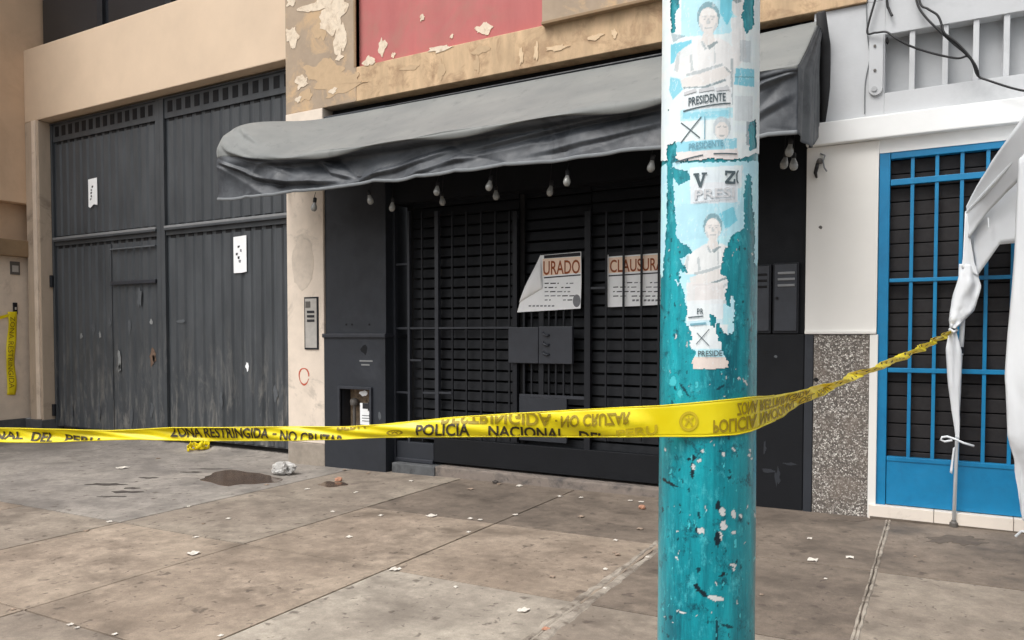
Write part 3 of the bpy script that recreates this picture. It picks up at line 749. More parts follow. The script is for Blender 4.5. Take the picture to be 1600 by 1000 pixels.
# lock box on the door
a, b, c_ = XY(795, 540, .055)[0], XY(842, 540, .055)[0], XY(895, 540, .055)[0]
z0, z1 = XY(845, 568, .055)[1], XY(845, 511, .055)[1]
MB().box(a, b - .004, .045, .085, z0, z1).build('lock_plate', 'frame_grey', gr, .006)
MB().box(b + .004, c_, .040, .085, z0, z1 + .005).build('lock_plate', 'frame_grey', gr, .006)
for k, py in enumerate((523, 538, 553)):
    x, z = XY(853, py, .04)
    MB().tube([(x - .03, .042, z + .02), (x - .02, .022, z + .005), (x + .02, .022, z - .012), (x + .035, .042, z - .002)], .011, 8).build('handle', 'frame_grey', gr, smooth=True)

# ---- closure notices
def notice_text(t, Y, s, pa, pb, mat, bold=0.0):
    """text between photo pixels pa (lower left) and pb (upper right) on the plane y = Y"""
    def fn(u, v):
        px = pa[0] + (pb[0] - pa[0]) * u
        py = pa[1] + (pb[1] - pa[1]) * v - 5.5 * (u - 0.0) * (pb[0] - pa[0]) / 60 * .5
        x, z = XY(px, py, Y); return (x, Y, z)
    return text_on(s, fn, bold).build('printed_text', mat, t, fixn=False)
def npoly(t, Y, pts, mat, name, th=.0015):
    return MB().prism([XY(a, b, Y) for a, b in pts], Y, Y + th).build(name, mat, t)
YN = GR - .035
n1 = thing('closure_notice', 'white notice with curled corner reading URADO taped on the grille door', 'notice', onY(860, 487, YN))
npoly(n1, YN, [(844, 399), (908, 393), (908.5, 440), (907, 482), (860, 485), (808, 488), (812, 474), (826, 440)], 'paper_white', 'sheet')
npoly(n1, YN - .001, [(850, 399), (907, 394), (907, 400), (850, 404)], 'ink_dark', 'print_band', .0008)
npoly(n1, YN - .001, [(848, 404.5), (907, 401), (907, 426), (848, 431)], 'ink_orange', 'print_band', .0008)
npoly(n1, YN - .001, [(850, 433), (907, 428.5), (907, 430.5), (850, 435)], 'ink_dark', 'print_band', .0008)
notice_text(n1, YN - .0025, 'URADO', (849, 430), (906, 408), 'ink_brown', .012)
r = random.Random(5)
for row in range(5):
    y = 442 + row * 6.5
    x = 851
    while x < 893:
        w = r.uniform(2, 9)
        if r.random() < .75: npoly(n1, YN - .001, [(x, y), (x + w, y - .3), (x + w, y + 1.4), (x, y + 1.7)], 'ink_grey' if r.random() < .6 else 'ink_dark', 'print_line', .0008)
        x += w + 2.5
for k in range(7): npoly(n1, YN - .001, [(826 + k * 6, 477), (830 + k * 6, 476.6), (830 + k * 6, 479), (826 + k * 6, 479.3)], 'ink_grey', 'print_line', .0008)
cx_, cz_ = XY(901, 470, YN - .001)
MB().prism([(cx_ + .04 * math.cos(a), cz_ + .06 * math.sin(a)) for a in np.linspace(0, 2 * math.pi, 20, endpoint=False)], YN - .0012, YN).build('printed_seal', 'ink_grey', n1)
A, B, Cc = np.array(onY(845, 398, YN)), np.array(onY(811, 473, YN)), np.array(onY(848, 451, YN))
def flap(u, v):
    P = A * (1 - u) + (B * (1 - v) + Cc * v) * u
    P = P + np.array([0, -.002 - .07 * math.sin(math.pi * min(u, 1)) * (.35 + .65 * math.sin(math.pi * (.15 + .8 * v))) * u, 0])
    return P
MB().grid(flap, 14, 10).build('curled_corner', 'paper_white', n1, smooth=True, thick=.001)
YM = GR + .03
n2 = thing('closure_notice', 'white notice reading CLAUSURADO behind the bars next to the pole', 'notice', onY(1000, 480, YM))
npoly(n2, YM, [(949, 398), (1066, 388), (1066, 474), (1000, 478), (949.5, 480)], 'paper_white', 'sheet')
npoly(n2, YM - .001, [(951, 395), (1064, 386), (1064, 393), (951, 401)], 'ink_dark', 'print_band', .0008)
npoly(n2, YM - .001, [(951, 403), (1064, 395), (1064, 420), (951, 427)], 'ink_orange', 'print_band', .0008)
npoly(n2, YM - .001, [(951, 430), (1064, 423), (1064, 425), (951, 432)], 'ink_dark', 'print_band', .0008)
notice_text(n2, YM - .0025, 'CLAUSURADO', (953, 426), (1062, 406), 'ink_brown', .012)
for row in range(4):
    y = 441 + row * 7; x = 958
    while x < 1056:
        w = r.uniform(2, 9)
        if r.random() < .75: npoly(n2, YM - .001, [(x, y), (x + w, y - .4), (x + w, y + 1.2), (x, y + 1.6)], 'ink_grey' if r.random() < .6 else 'ink_dark', 'print_line', .0008)
        x += w + 3
for k in range(8): npoly(n2, YM - .001, [(988 + k * 6, 468), (992 + k * 6, 467.6), (992 + k * 6, 470.5), (988 + k * 6, 470.9)], 'ink_grey', 'print_line', .0008)

# ================================================================== awning
AX0, AX1 = -6.66, -0.875
prof_l = [(-.03, 3.89), (-.40, 3.82), (-.72, 3.70), (-.92, 3.56), (-1.02, 3.42), (-1.04, 3.28), (-1.03, 3.16), (-1.02, 3.00), (-1.03, 2.87)]
prof_m = [(-.03, 3.885), (-.33, 3.68), (-.66, 3.46), (-.95, 3.27), (-1.075, 3.19), (-1.06, 3.145), (-.95, 3.12), (-.975, 2.98), (-1.03, 2.85)]
prof_r = [(-.03, 3.93), (-.34, 3.74), (-.68, 3.51), (-.96, 3.33), (-1.04, 3.285), (-1.045, 3.25), (-1.02, 3.20), (-1.02, 3.02), (-1.03, 2.83)]
def sstep(a, b, x):
    x = min(max((x - a) / (b - a), 0), 1); return x * x * (3 - 2 * x)
def catmull(P, t):
    n = len(P) - 1; k = min(int(t * n), n - 1); f = t * n - k
    p0, p1, p2, p3 = P[max(k - 1, 0)], P[k], P[k + 1], P[min(k + 2, n)]
    return tuple(.5 * ((2 * b) + (-a + c) * f + (2 * a - 5 * b + 4 * c - d) * f * f + (-a + 3 * b - 3 * c + d) * f ** 3) for a, b, c, d in zip(p0, p1, p2, p3))
cr = random.Random(11)
creases = [  # (s0, t0, s1, t1, width, depth)  polyline creases across the valance
    (.00, .60, .16, .93, .040, -.055), (.00, .52, .20, .86, .05, .045), (.0, .70, .12, .98, .03, .03), (.02, .45, .12, .63, .04, -.05), (.0, .40, .10, .52, .03, .03), (.0, .33, .07, .48, .03, -.03),
    (.20, .66, .27, .88, .018, -.03), (.245, .66, .33, .93, .02, -.03), (.12, .66, .08, .86, .03, .035), (.16, .68, .25, .95, .02, .02), (.35, .90, .50, .78, .03, -.04), (.30, .97, .48, .86, .03, .035),
    (.46, .66, .52, .82, .02, -.02), (.52, .84, .68, .72, .04, -.035), (.52, .90, .66, .84, .03, .03), (.53, .85, .47, .98, .02, .02), (.53, .85, .60, .97, .02, -.025), (.64, .78, .80, .69, .035, -.03), (.66, .86, .82, .78, .03, .03),
    (.86, .92, .99, .66, .03, -.035), (.88, .98, .99, .72, .03, .03), (.84, .80, .95, .65, .03, .02), (.93, .98, .985, .75, .02, -.02), (.70, .97, .80, .88, .025, .02),
    (.30, .46, .52, .44, .03, -.012), (.45, .50, .60, .47, .02, -.018), (.52, .42, .57, .30, .02, .01), (.03, .34, .10, .42, .03, -.02), (.10, .36, .17, .44, .03, .012), (.90, .25, .985, .27, .03, -.015), (.92, .45, .985, .43, .03, -.015)]
for k in range(34):
    s_ = cr.uniform(.05, .97); t_ = cr.uniform(.66, .96)
    creases.append((s_, t_, s_ + cr.uniform(-.07, .07), min(t_ + cr.uniform(-.16, .22), 1), cr.uniform(.006, .016), cr.uniform(-.012, .012)))
CR = np.array(creases)
def crease_disp(s, t):
    sx = s * 3.2                                    # length in about the same unit as t
    a = np.stack([CR[:, 0] * 3.2, CR[:, 1]], 1); b = np.stack([CR[:, 2] * 3.2, CR[:, 3]], 1)
    d = b - a; L = (d * d).sum(1)
    u = np.clip(((sx - a[:, 0]) * d[:, 0] + (t - a[:, 1]) * d[:, 1]) / L, 0, 1)
    q = np.hypot(sx - a[:, 0] - u * d[:, 0], t - a[:, 1] - u * d[:, 1])
    w = CR[:, 4] * (0.5 + np.sin(np.pi * np.clip(u, .05, .95)))
    return float((CR[:, 5] * np.exp(-(q / w) ** 1.3) * np.sin(np.pi * np.clip(u * .9 + .05, 0, 1)) ** .5).sum())
ledges = [  # (points in s, t; depth): cloth bulging out above a line and tucked back under it
    ([(-.02, .60), (.04, .72), (.10, .83), (.18, .90), (.30, .94)], .075), ([(.0, .46), (.04, .56), (.09, .61), (.14, .60)], .05),
    ([(.22, .70), (.27, .86), (.33, .94)], .035), ([(.33, .96), (.42, .88), (.52, .80)], .045), ([(.50, .84), (.60, .80), (.72, .74), (.84, .70)], .05),
    ([(.42, .98), (.50, .90), (.56, .88)], .03), ([(.62, .93), (.74, .88), (.86, .82)], .03), ([(.85, .95), (.92, .82), (1.0, .70)], .045), ([(.88, 1.0), (.95, .90), (1.0, .82)], .03),
    ([(.20, .47), (.40, .45), (.52, .47), (.62, .44)], .018), ([(.0, .26), (.05, .36), (.10, .40)], .03)]
def ledge_disp(s, t):
    d = 0.0
    for pts, A in ledges:
        if s < pts[0][0] or s > pts[-1][0]: continue
        c = float(np.interp(s, [p[0] for p in pts], [p[1] for p in pts]))
        u = (s - pts[0][0]) / (pts[-1][0] - pts[0][0]); e = min(1, 4 * u, 4 * (1 - u)) if pts[0][0] > 0 else min(1, 4 * (1 - u))
        q = c - t
        if q > 0: d += A * e * max(0, 1 - q / .13) ** 1.2
        else: d += A * e * max(0, 1 + q / .028)
    return d * 1.25 * sstep(0, .035, s)
def awn(s, t):
    l, m, r_ = catmull(prof_l, t), catmull(prof_m, t), catmull(prof_r, t)
    w = sstep(0, .20, s); y, z = l[0] * (1 - w) + m[0] * w, l[1] * (1 - w) + m[1] * w
    w = sstep(.78, 1, s); y, z = y * (1 - w) + r_[0] * w, z * (1 - w) + r_[1] * w
    top = 1 - sstep(.42, .56, t); val = sstep(.62, .74, t)
    z += top * sstep(.02, .2, t) * (.02 * math.sin(s * 9 + 1) - .025 * abs(math.sin(s * math.pi * 4)))
    d = ledge_disp(s, t) + crease_disp(s, t) * (.5 + .4 * val) + .012 * (float(fbm(s * 30, t * 6, 5)) - .5) * (0.35 + val)
    d += val * .012 * math.sin(s * 38 + 3 * math.sin(s * 17)) * sstep(.6, 1, t)
    lipz = -.03 * math.exp(-((t - .60) / .05) ** 2) * math.sin(s * 24 + 1.3) * w_mid(s)
    hem = sstep(.85, 1, t) * (-.014 * abs(math.sin(s * math.pi * 9.3 + 1.2 * math.sin(s * 13))) ** .8 - .022 * (float(fbm(s * 14, 2.0, 9)) - .5) + .006)
    return (AX0 + (AX1 - AX0) * s, y - d * .9, z + d * .35 * top + hem + lipz)
def w_mid(s): return sstep(.1, .25, s)
aw = thing('awning', 'faded black fabric awning with sagging wrinkled valance over the shop', 'awning', (-3.7, -.5, 2.85))
MB().grid(lambda s, t: awn(s, t * .60), 260, 48).build('top_sheet', 'awning_cloth_lit', aw, smooth=True, fixn=False, thick=.003)
MB().grid(lambda s, t: awn(s, .60 + t * .40), 400, 60).build('valance', 'awning_valance_shaded', aw, smooth=True, fixn=False, thick=.003)
def hemf(s, v):
    p = awn(s, 1.0); return (p[0], p[1] - .006 - .004 * math.sin(v * math.pi), p[2] - .014 + .030 * v)
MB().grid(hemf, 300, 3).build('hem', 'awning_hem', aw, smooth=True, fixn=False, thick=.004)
# gathered end piece on the right
def endf(u, v):          # u from front edge to the wall, v from top to bottom
    f = awn(1.0, v * .999)
    wallz = 3.96 - v * .80; wy = -.01
    k = u
    fy, fz = f[1], f[2]
    sag = -.16 * math.sin(math.pi * k) * v
    y = fy * (1 - k) + wy * k; z = fz * (1 - k) + wallz * k + sag
    x = AX1 + .05 * u * (1 - u) * 4 * .5 + .018 * math.sin(k * 16 + v * 2.5) * (.3 + v) * math.sin(math.pi * min(k * 1.2, 1)) + .006 * math.sin(k * 37 + v * 5)
    return (x, y, z)
MB().grid(endf, 48, 48).build('end_piece', 'awning_end_shaded', aw, smooth=True, fixn=False, thick=.003)
MB().tube([(AX1 + .03, -.20, 3.93), (AX1 + .035, -.06, 3.72), (AX1 + .04, -.02, 3.4), (AX1 + .03, -.01, 3.12)], [.035, .05, .045, .03], 10).build('edge_roll', 'awning_black', aw, smooth=True)
MB().tube([(AX0 + .03, -.98, 2.93), (AX1 - .03, -.98, 2.91)], .016, 8).build('front_bar', 'black_metal', aw)
MB().tube([(AX0 + .03, -.03, 3.88), (AX1 - .03, -.03, 3.9)], .016, 8).build('wall_bar', 'black_metal', aw)
for s in (.004, .33, .66, .994):
    x = AX0 + (AX1 - AX0) * s
    MB().tube([(x, -.02, 3.2), (x, -.5, 3.03), (x, -.98, 2.92)], .014, 8).build('arm', 'black_metal', aw)

# ---- bulbs on a cord under the awning
bulbs = [(491, 321, -.92), (578, 310, -.85), (613, 321, -.70), (683, 296, -.90), (691, 312, -.6), (765, 288, -.92), (775, 303, -.62), (860, 296, -.60), (886, 280, -.93), (1018, 257, -.94), (1234, 232, -.80), (1240, 254, -.62), (1226, 252, -.5)]
where = ['over the cream pillar', 'over the black pilaster, nearer the hem', 'over the black pilaster, deeper in the shade', 'third along the awning hem', 'deep in shade behind the third hem bulb', 'fourth along the awning hem', 'deep in shade behind the fourth hem bulb', 'dim, left of the brightest hem bulb', 'bright, midway between notices and hem', 'bright, just left of the pole', 'upper of the cluster right of the pole', 'lower right of the cluster by the white wall', 'lower left of the cluster by the white wall']
gl = sk = None
for (px, py, Y), wtxt in zip(bulbs, where):
    p = onY(px, py, Y)
    b = thing('light_bulb', 'unlit light bulb hanging under the awning, ' + wtxt, 'light bulb', (p[0], p[1], p[2]), 'bulbs under the awning')
    if gl is None:
        gl = MB().lathe([(.002, -.060), (.016, -.056), (.027, -.042), (.031, -.025), (.028, -.008), (.020, .012), (.015, .028), (.014, .032)], (0, 0, 0), 18).mesh('glass', 'bulb_glass', smooth=True)
        sk = MB().lathe([(.015, .030), (.018, .034), (.018, .070), (.008, .078), (.004, .079)], (0, 0, 0), 14).mesh('socket', 'awning_black', smooth=True)
    tl = (random.uniform(-.25, .25), random.uniform(-.25, .25), 0)
    inst(gl, 'glass', p, b, rot=tl); inst(sk, 'socket', p, b, rot=tl)
    MB().tube([(p[0], p[1], p[2] + .075), (p[0] + .01, p[1] + .01, 3.02 + (-Y - .5) * -.1 if Y > -.8 else p[2] + .13)], .003, 6).build('wire', 'cable', b)

# ================================================================== right-hand building
rb = thing('white_building', 'white fronted building with grey concrete upper wall and terrazzo base', 'building', (.2, .2, 0))
wx0, wx1 = bx1 + .004, XY(1370, 500, 0)[0]
zlt, zlb = XY(1270, 194, -.05)[1], XY(1270, 229, -.05)[1]
MB().box(wx0, wx1, -.015, .5, 1.47, zlb).build('wall', 'white_wall', rb, .006)
MB().box(wx0 - .0, wx1 - .0, -.03, .3, 1.455, 1.485).build('wall_ledge', 'white_wall', rb, .008)
MB().box(wx0 + .0, XY(1270, 650, 0)[0], -.018, .5, -.2, 1.452).build('terrazzo_edge', 'black_wall', rb, .008)
MB().box(XY(1270.5, 650, 0)[0], XY(1357, 650, 0)[0], -.012, .5, -.2, 1.45).build('terrazzo_panel', 'terrazzo', rb, .004)
x, z = XY(1275, 593, -.012); MB().prism(blob(x, z, .018, .016, 10, .2), -.0145, .01).build('wall_hole', 'void', rb)
MB().box(XY(1357.5, 650, 0)[0], wx1 + .012, -.022, .5, .02, 1.452).build('door_trim', 'white_wall', rb, .005)
DX1 = 2.2
MB().box(wx1, DX1 + .6, -.005, .5, zlb - .10, zlb + .002).build('door_head', 'white_lintel', rb)
MB().box(DX1, DX1 + 3, -.015, .5, -.2, zlb).build('wall', 'white_wall', rb, .006)
MB().box(bx1 + .004, DX1 + 3, -.075, .5, zlb + .003, zlt).build('lintel', 'white_lintel', rb, .010)
# grey concrete upper wall with recessed panel and fins
fx0 = XY(1383, 100, .0)[0]; fzb, fzt = XY(1383, 147, 0)[1], XY(1385, 56, 0)[1]
MB().box(bx1 + .05, fx0, -.03, .6, zlt + .003, zw - .003).build('upper_wall', 'grey_conc', rb, .006)
MB().box(fx0, DX1 + 3, -.03, .6, zlt + .003, fzb).build('upper_band', 'grey_conc', rb, .004)
MB().box(fx0, DX1 + 3, -.032, .6, fzt, 9).build('upper_band', 'grey_conc', rb, .004)
MB().box(XRW + .003, fx0, -.0285, .6, zw - .002, 9).build('upper_wall', 'grey_conc', rb, .004)
MB().box(fx0, DX1 + 3, .09, .6, fzb, fzt).build('recessed_panel', 'grey_recess', rb)
fin_px = [1425, 1477, 1525, 1573]
fxs = [XY(p_, 100 - (p_ - 1425) * .2, -.02)[0] for p_ in fin_px]
dx = (fxs[-1] - fxs[0]) / 3
fxs += [fxs[-1] + dx * (k + 1) for k in range(9)]
fm = MB().box(-.019, .019, -.02, .092, fzb + .001, fzt - .001).mesh('fin', 'grey_conc', .005)
for x in fxs: inst(fm, 'fin', (x, 0, 0), rb)
# flat bracket bolted on the grey wall
ba = XY(1358, 100, -.03)[0]; bb = XY(1380, 100, -.03)[0]
zz0, zz1 = XY(1366, 150, -.03)[1], XY(1368, 56, -.03)[1]
br_ = thing('wall_bracket', 'white painted flat bracket bolted upright on the grey wall', 'bracket', ((ba + bb) / 2, -.03, zz0))
pts = [(ba, zz1), (ba, zz0 + .07)] + [((ba + bb) / 2 + (bb - ba) / 2 * math.cos(a), zz0 + .05 + .05 * math.sin(a)) for a in np.linspace(math.pi, 2 * math.pi, 9)] + [(bb, zz1)]
MB().prism(pts, -.05, -.030).build('plate', 'grey_conc', br_, .003)
for k, (px, py) in enumerate(((1367, 72), (1367, 110), (1366, 139))):
    x, z = XY(px, py, -.05); rr = .010 if k < 2 else .020
    MB().prism([(x + rr * math.cos(a), z + rr * math.sin(a)) for a in np.linspace(0, 2 * math.pi, 12, endpoint=False)], -.058, -.049).build('bolt', 'plate_dark' if k < 2 else 'grey_recess', br_)
x, z = XY(1386, 62, -.031); MB().prism(blob(x, z, .010, .022, 10, .2), -.0345, .01).build('wall_hole', 'void', rb)
x, z = XY(1282, 355, -.015); MB().prism(blob(x, z, .012, .014, 10, .3), -.0175, .01).build('wall_hole', 'plate_dark', rb)
bf = thing('broken_fixture', 'broken lamp fitting with loose wires on the white wall under the lintel', 'fitting', onY(1281, 262, -.02))
p = onY(1281, 252, -.03)
MB().lathe([(.001, -.02), (.022, -.02), (.026, 0), (.014, .02), (.001, .021)], (p[0], -.04, p[2]), 12).build('base', 'plate_dark', bf)
MB().tube([onY(1282, 240, -.02), onY(1289, 243, -.05), onY(1286, 252, -.06), onY(1288, 262, -.06), onY(1292, 268, -.05)], .006, 6).build('wire', 'cable_grey', bf)
MB().tube([onY(1279, 250, -.02), onY(1276, 262, -.06), onY(1274, 270, -.05), onY(1276, 278, -.03)], [.012, .016, .014, .008], 8).build('stub', 'cable', bf)

# ---- blue door
dx0 = XY(1371, 500, .02)[0]
DY = .03
bd = thing('blue_door', 'bright blue steel door with vertical bars over dark boards', 'door', (.7, DY, .13))
dz0, dz1 = .13, XY(1378, 236, DY)[1]
zk = XY(1400, 716, DY)[1]
lv = MB().box(0, DX1 - dx0 - .04, 0, .012, 0, .098).mesh('board', 'louvre', .004)
for k in range(26):
    if zk - .05 + k * .107 < dz1: inst(lv, 'board', (dx0 + .02, DY + .05 + random.uniform(-.002, .002), zk - .05 + k * .107), bd, rot=(rad(4), 0, 0))
MB().box(dx0, DX1, .12, .13, dz0, dz1 + .05).build('dark_backing', 'void', bd)
MB().box(dx0, dx0 + .075, DY - .03, DY + .04, dz0, dz1).build('frame', 'blue_paint', bd, .005)
MB().box(dx0 + .078, DX1, DY - .028, DY + .04, dz1 - .075, dz1).build('frame', 'blue_paint', bd, .005)
MB().box(dx0 + .078, DX1, DY - .02, DY + .04, dz0 + .005, zk).build('lower_panel', 'blue_paint', bd, .006)
MB().box(dx0 + .078, DX1, DY - .026, DY + .03, zk - .02, zk + .014).build('rail', 'blue_paint', bd, .004)
for py, h in ((288, .045), (437, .028), (579, .034)):
    z = XY(1440, py - (6 if py == 288 else 0), DY)[1]
    MB().box(dx0 + .078, DX1, DY - .022, DY + .02, z - h / 2, z + h / 2).build('rail', 'blue_paint', bd, .003)
b0, b1 = XY(1424, 400, DY)[0], XY(1462, 400, DY)[0]
k = 0
while b0 + k * (b1 - b0) < DX1 - .05:
    x = b0 + k * (b1 - b0)
    MB().box(x - .0125, x + .0125, DY - .015, DY + .012, zk, dz1 - .07).build('bar', 'blue_paint', bd, .003); k += 1
# tiled sill
sx = XY(1357, 800, -.05)[0]; sj = XY(1459, 810, -.05)[0]
for a, b in ((sx, sj - .002), (sj + .002, sj + .5), (sj + .504, sj + 1.0), (sj + 1.004, sj + 1.5)):
    MB().box(a, b, -.05, .06, -.1, .13).build('sill_tile', 'sill_tile', rb, .004)
MB().box(sx + .01, sj + 1.49, -.055, .05, -.1, gz(.3) + .012).build('sill_foot', 'joint_dirt', rb)

# ================================================================== cables on the right wall
def cable(pts, label, r=.008, m='cable', sub=None):
    P = [np.array(onY(a, b, Y)) for a, b, Y in pts]
    out = []
    for k in range(len(P) - 1):
        for f in np.linspace(0, 1, 7, endpoint=False):
            p0, p1, p2, p3 = P[max(k - 1, 0)], P[k], P[k + 1], P[min(k + 2, len(P) - 1)]
            out.append(.5 * (2 * p1 + (p2 - p0) * f + (2 * p0 - 5 * p1 + 4 * p2 - p3) * f * f + (-p0 + 3 * p1 - 3 * p2 + p3) * f ** 3))
    out.append(P[-1])
    return tag(MB().tube(out, r, 7).build('cable', m, smooth=True), label, 'cable', 'cables on the grey wall')
cable([(1380, -60, -.06), (1370, -10, -.07), (1355, 48, -.07), (1368, 51, -.08), (1385, 50, -.10), (1400, 60, -.12), (1425, 73, -.12), (1460, 84, -.12), (1495, 91, -.12), (1512, 88, -.12), (1520, 98, -.12), (1528, 118, -.10), (1545, 126, -.12), (1600, 142, -.14), (1680, 150, -.14)], 'black cable looping from the bracket top across the fins')
cable([(1425, -60, -.07), (1432, 0, -.08), (1445, 25, -.10), (1470, 50, -.12), (1490, 68, -.12), (1510, 85, -.13), (1522, 100, -.13), (1528, 119, -.11)], 'left strand of the twisted black cable pair over the fins')
cable([(1431, -60, -.07), (1437, 2, -.09), (1450, 14, -.11), (1465, 24, -.12), (1472, 40, -.13), (1476, 52, -.135), (1495, 67, -.135), (1513, 86, -.14), (1525, 104, -.14), (1529, 119, -.115)], 'right strand of the twisted black cable pair over the fins')
cable([(1383, -60, -.06), (1386, 3, -.06), (1389, 14, -.06), (1394, 25, -.07)], 'short cut cable end hanging above the bracket', .009)
cable([(1354, -40, -.036), (1354, 20, -.036), (1356, 60, -.037), (1359, 90, -.037), (1352, 130, -.036), (1351, 178, -.036)], 'thin grey wire running down the grey wall beside the bracket', .004, 'cable_grey')

# ================================================================== street pole
PZ = 2.075
PCX, PCY = onD(1106, 523, PZ)[:2]
def prad(z): return .1305 - .0034 * (z - .6)
def pole_pt(th, z, off=0.0):
    r_ = prad(z) + off
    return np.stack([PCX + r_ * np.cos(th), PCY + r_ * np.sin(th), z], -1)
TH0 = math.atan2(CAM[1] - PCY, CAM[0] - PCX)            # direction towards the photographer
pole = thing('street_pole', 'teal painted steel street pole with torn posters in the foreground', 'pole', (PCX, PCY, gz(PCX)))
ths = np.concatenate([np.linspace(TH0 - 1.9, TH0 + 1.9, 164, endpoint=False), np.linspace(TH0 + 1.9, TH0 + 2 * math.pi - 1.9, 24, endpoint=False)])
zs_ = np.concatenate([np.linspace(gz(PCX) - .05, .42, 8, endpoint=False), np.linspace(.42, 2.65, 740), np.linspace(2.7, 7.5, 20)])
TT, ZZ = np.meshgrid(ths, zs_, indexing='ij')
dent = .0016 * (fbm(TT * 3, ZZ * 4, 3) - .5)
PV = pole_pt(TT, ZZ, dent)
nT, nZ = TT.shape
gpx, gpy = proj(PV)
colr = np.zeros((nT, nZ, 4))
jx, jy = 4 * (fbm(gpx * .35, gpy * .35, 9) - .5), 4 * (fbm(gpx * .35, gpy * .35, 31) - .5)
def chip(cx, cy, rx, ry, c, rot=0.0):
    ca, sa = math.cos(rot), math.sin(rot)
    dx_, dy_ = gpx + jx - cx, gpy + jy - cy
    u_, v_ = (dx_ * ca + dy_ * sa) / rx, (-dx_ * sa + dy_ * ca) / ry
    m = (u_ * u_ + v_ * v_) < .55 + .9 * fbm(gpx * .5, gpy * .5, 77)
    colr[m] = c[:3] + (1.0,)
WH, BK, DG, BL = S(206, 208, 206), S(12, 34, 44), S(4, 60, 72), S(70, 190, 200)
for c in ((1077, 718, 3, 3, BK), (1083, 715, 4, 4, BK), (1082, 735, 3, 14, BK), (1093, 720, 4, 3, WH), (1084, 729, 3, 4, WH), (1098, 705, 3, 3, WH), (1102, 707, 2, 3, BL), (1131, 710, 2.5, 5, WH), (1146, 702, 2, 4, WH, -.6), (1172, 704, 2, 2.5, WH), (1171, 711, 2, 2.5, WH), (1174, 716, 2, 2.5, WH), (1047, 755, 14, 2.2, BK, .5), (1129, 800, 5, 7, WH), (1124, 838, 6, 8, WH), (1130, 822, 5, 8, WH), (1122, 790, 4, 8, BK), (1121, 842, 5, 12, BK), (1147, 804, 4, 8, WH), (1157, 806, 2, 4, WH), (1146, 832, 4, 3, WH), (1149, 850, 2, 8, BL), (1095, 829, 6, 5, WH), (1088, 827, 3, 4, BK), (1076, 820, 2, 8, BL), (1092, 805, 2, 6, DG), (1129, 898, 6, 2.5, BK, -.6), (1145, 883, 5, 3, WH), (1147, 890, 2, 4, WH), (1089, 918, 4, 7, BK, -.6), (1099, 928, 8, 3.5, BK, .7), (1118, 935, 14, 4.5, WH, .18), (1064, 956, 8, 2, WH, .3), (1048, 965, 3, 4, DG), (1092, 890, 3, 4, DG), (1137, 978, 10, 2, DG, .2), (1120, 985, 2, 20, DG), (1155, 592, 3, 2, WH), (1164, 596, 7, 1.6, WH, .9), (1089, 601, 3, 6, BL), (1062, 615, 4, 6, BL), (1070, 610, 14, 1.5, DG, 1.0), (1052, 596, 6, 8, BL), (1125, 606, 8, 1.5, DG, -.6), (1045, 640, 2, 10, DG)):
    chip(*c)
for k in range(260):
    cy_ = rng.uniform(300, 1000); cx_ = rng.uniform(1034, 1180)
    q = rng.random()
    chip(cx_, cy_, rng.uniform(.5, 1.5), rng.uniform(.6, 5.0), (BL, DG, DG, BL, WH)[int(q * 5)], rng.uniform(-.4, .4))
me = bpy.data.meshes.new('shaft')
idx = np.arange(nT * nZ).reshape(nT, nZ); nx_ = np.roll(idx, -1, 0)
F_ = np.stack([idx[:, :-1], nx_[:, :-1], nx_[:, 1:], idx[:, 1:]], -1).reshape(-1, 4)
me.from_pydata(PV.reshape(-1, 3).tolist(), [], F_.tolist())
ca_ = me.color_attributes.new('Col', 'FLOAT_COLOR', 'POINT'); ca_.data.foreach_set('color', colr.reshape(-1).astype(np.float32))
me.materials.append(MATS['pole_paint']); me.polygons.foreach_set('use_smooth', [True] * len(me.polygons)); me.update()
link(bpy.data.objects.new('shaft', me), pole)
MB().lathe([(.17, -.02), (.17, .03), (.135, .05), (.132, .10)], (PCX, PCY, gz(PCX)), 28).build('base_collar', 'pole_paint', pole, smooth=True)

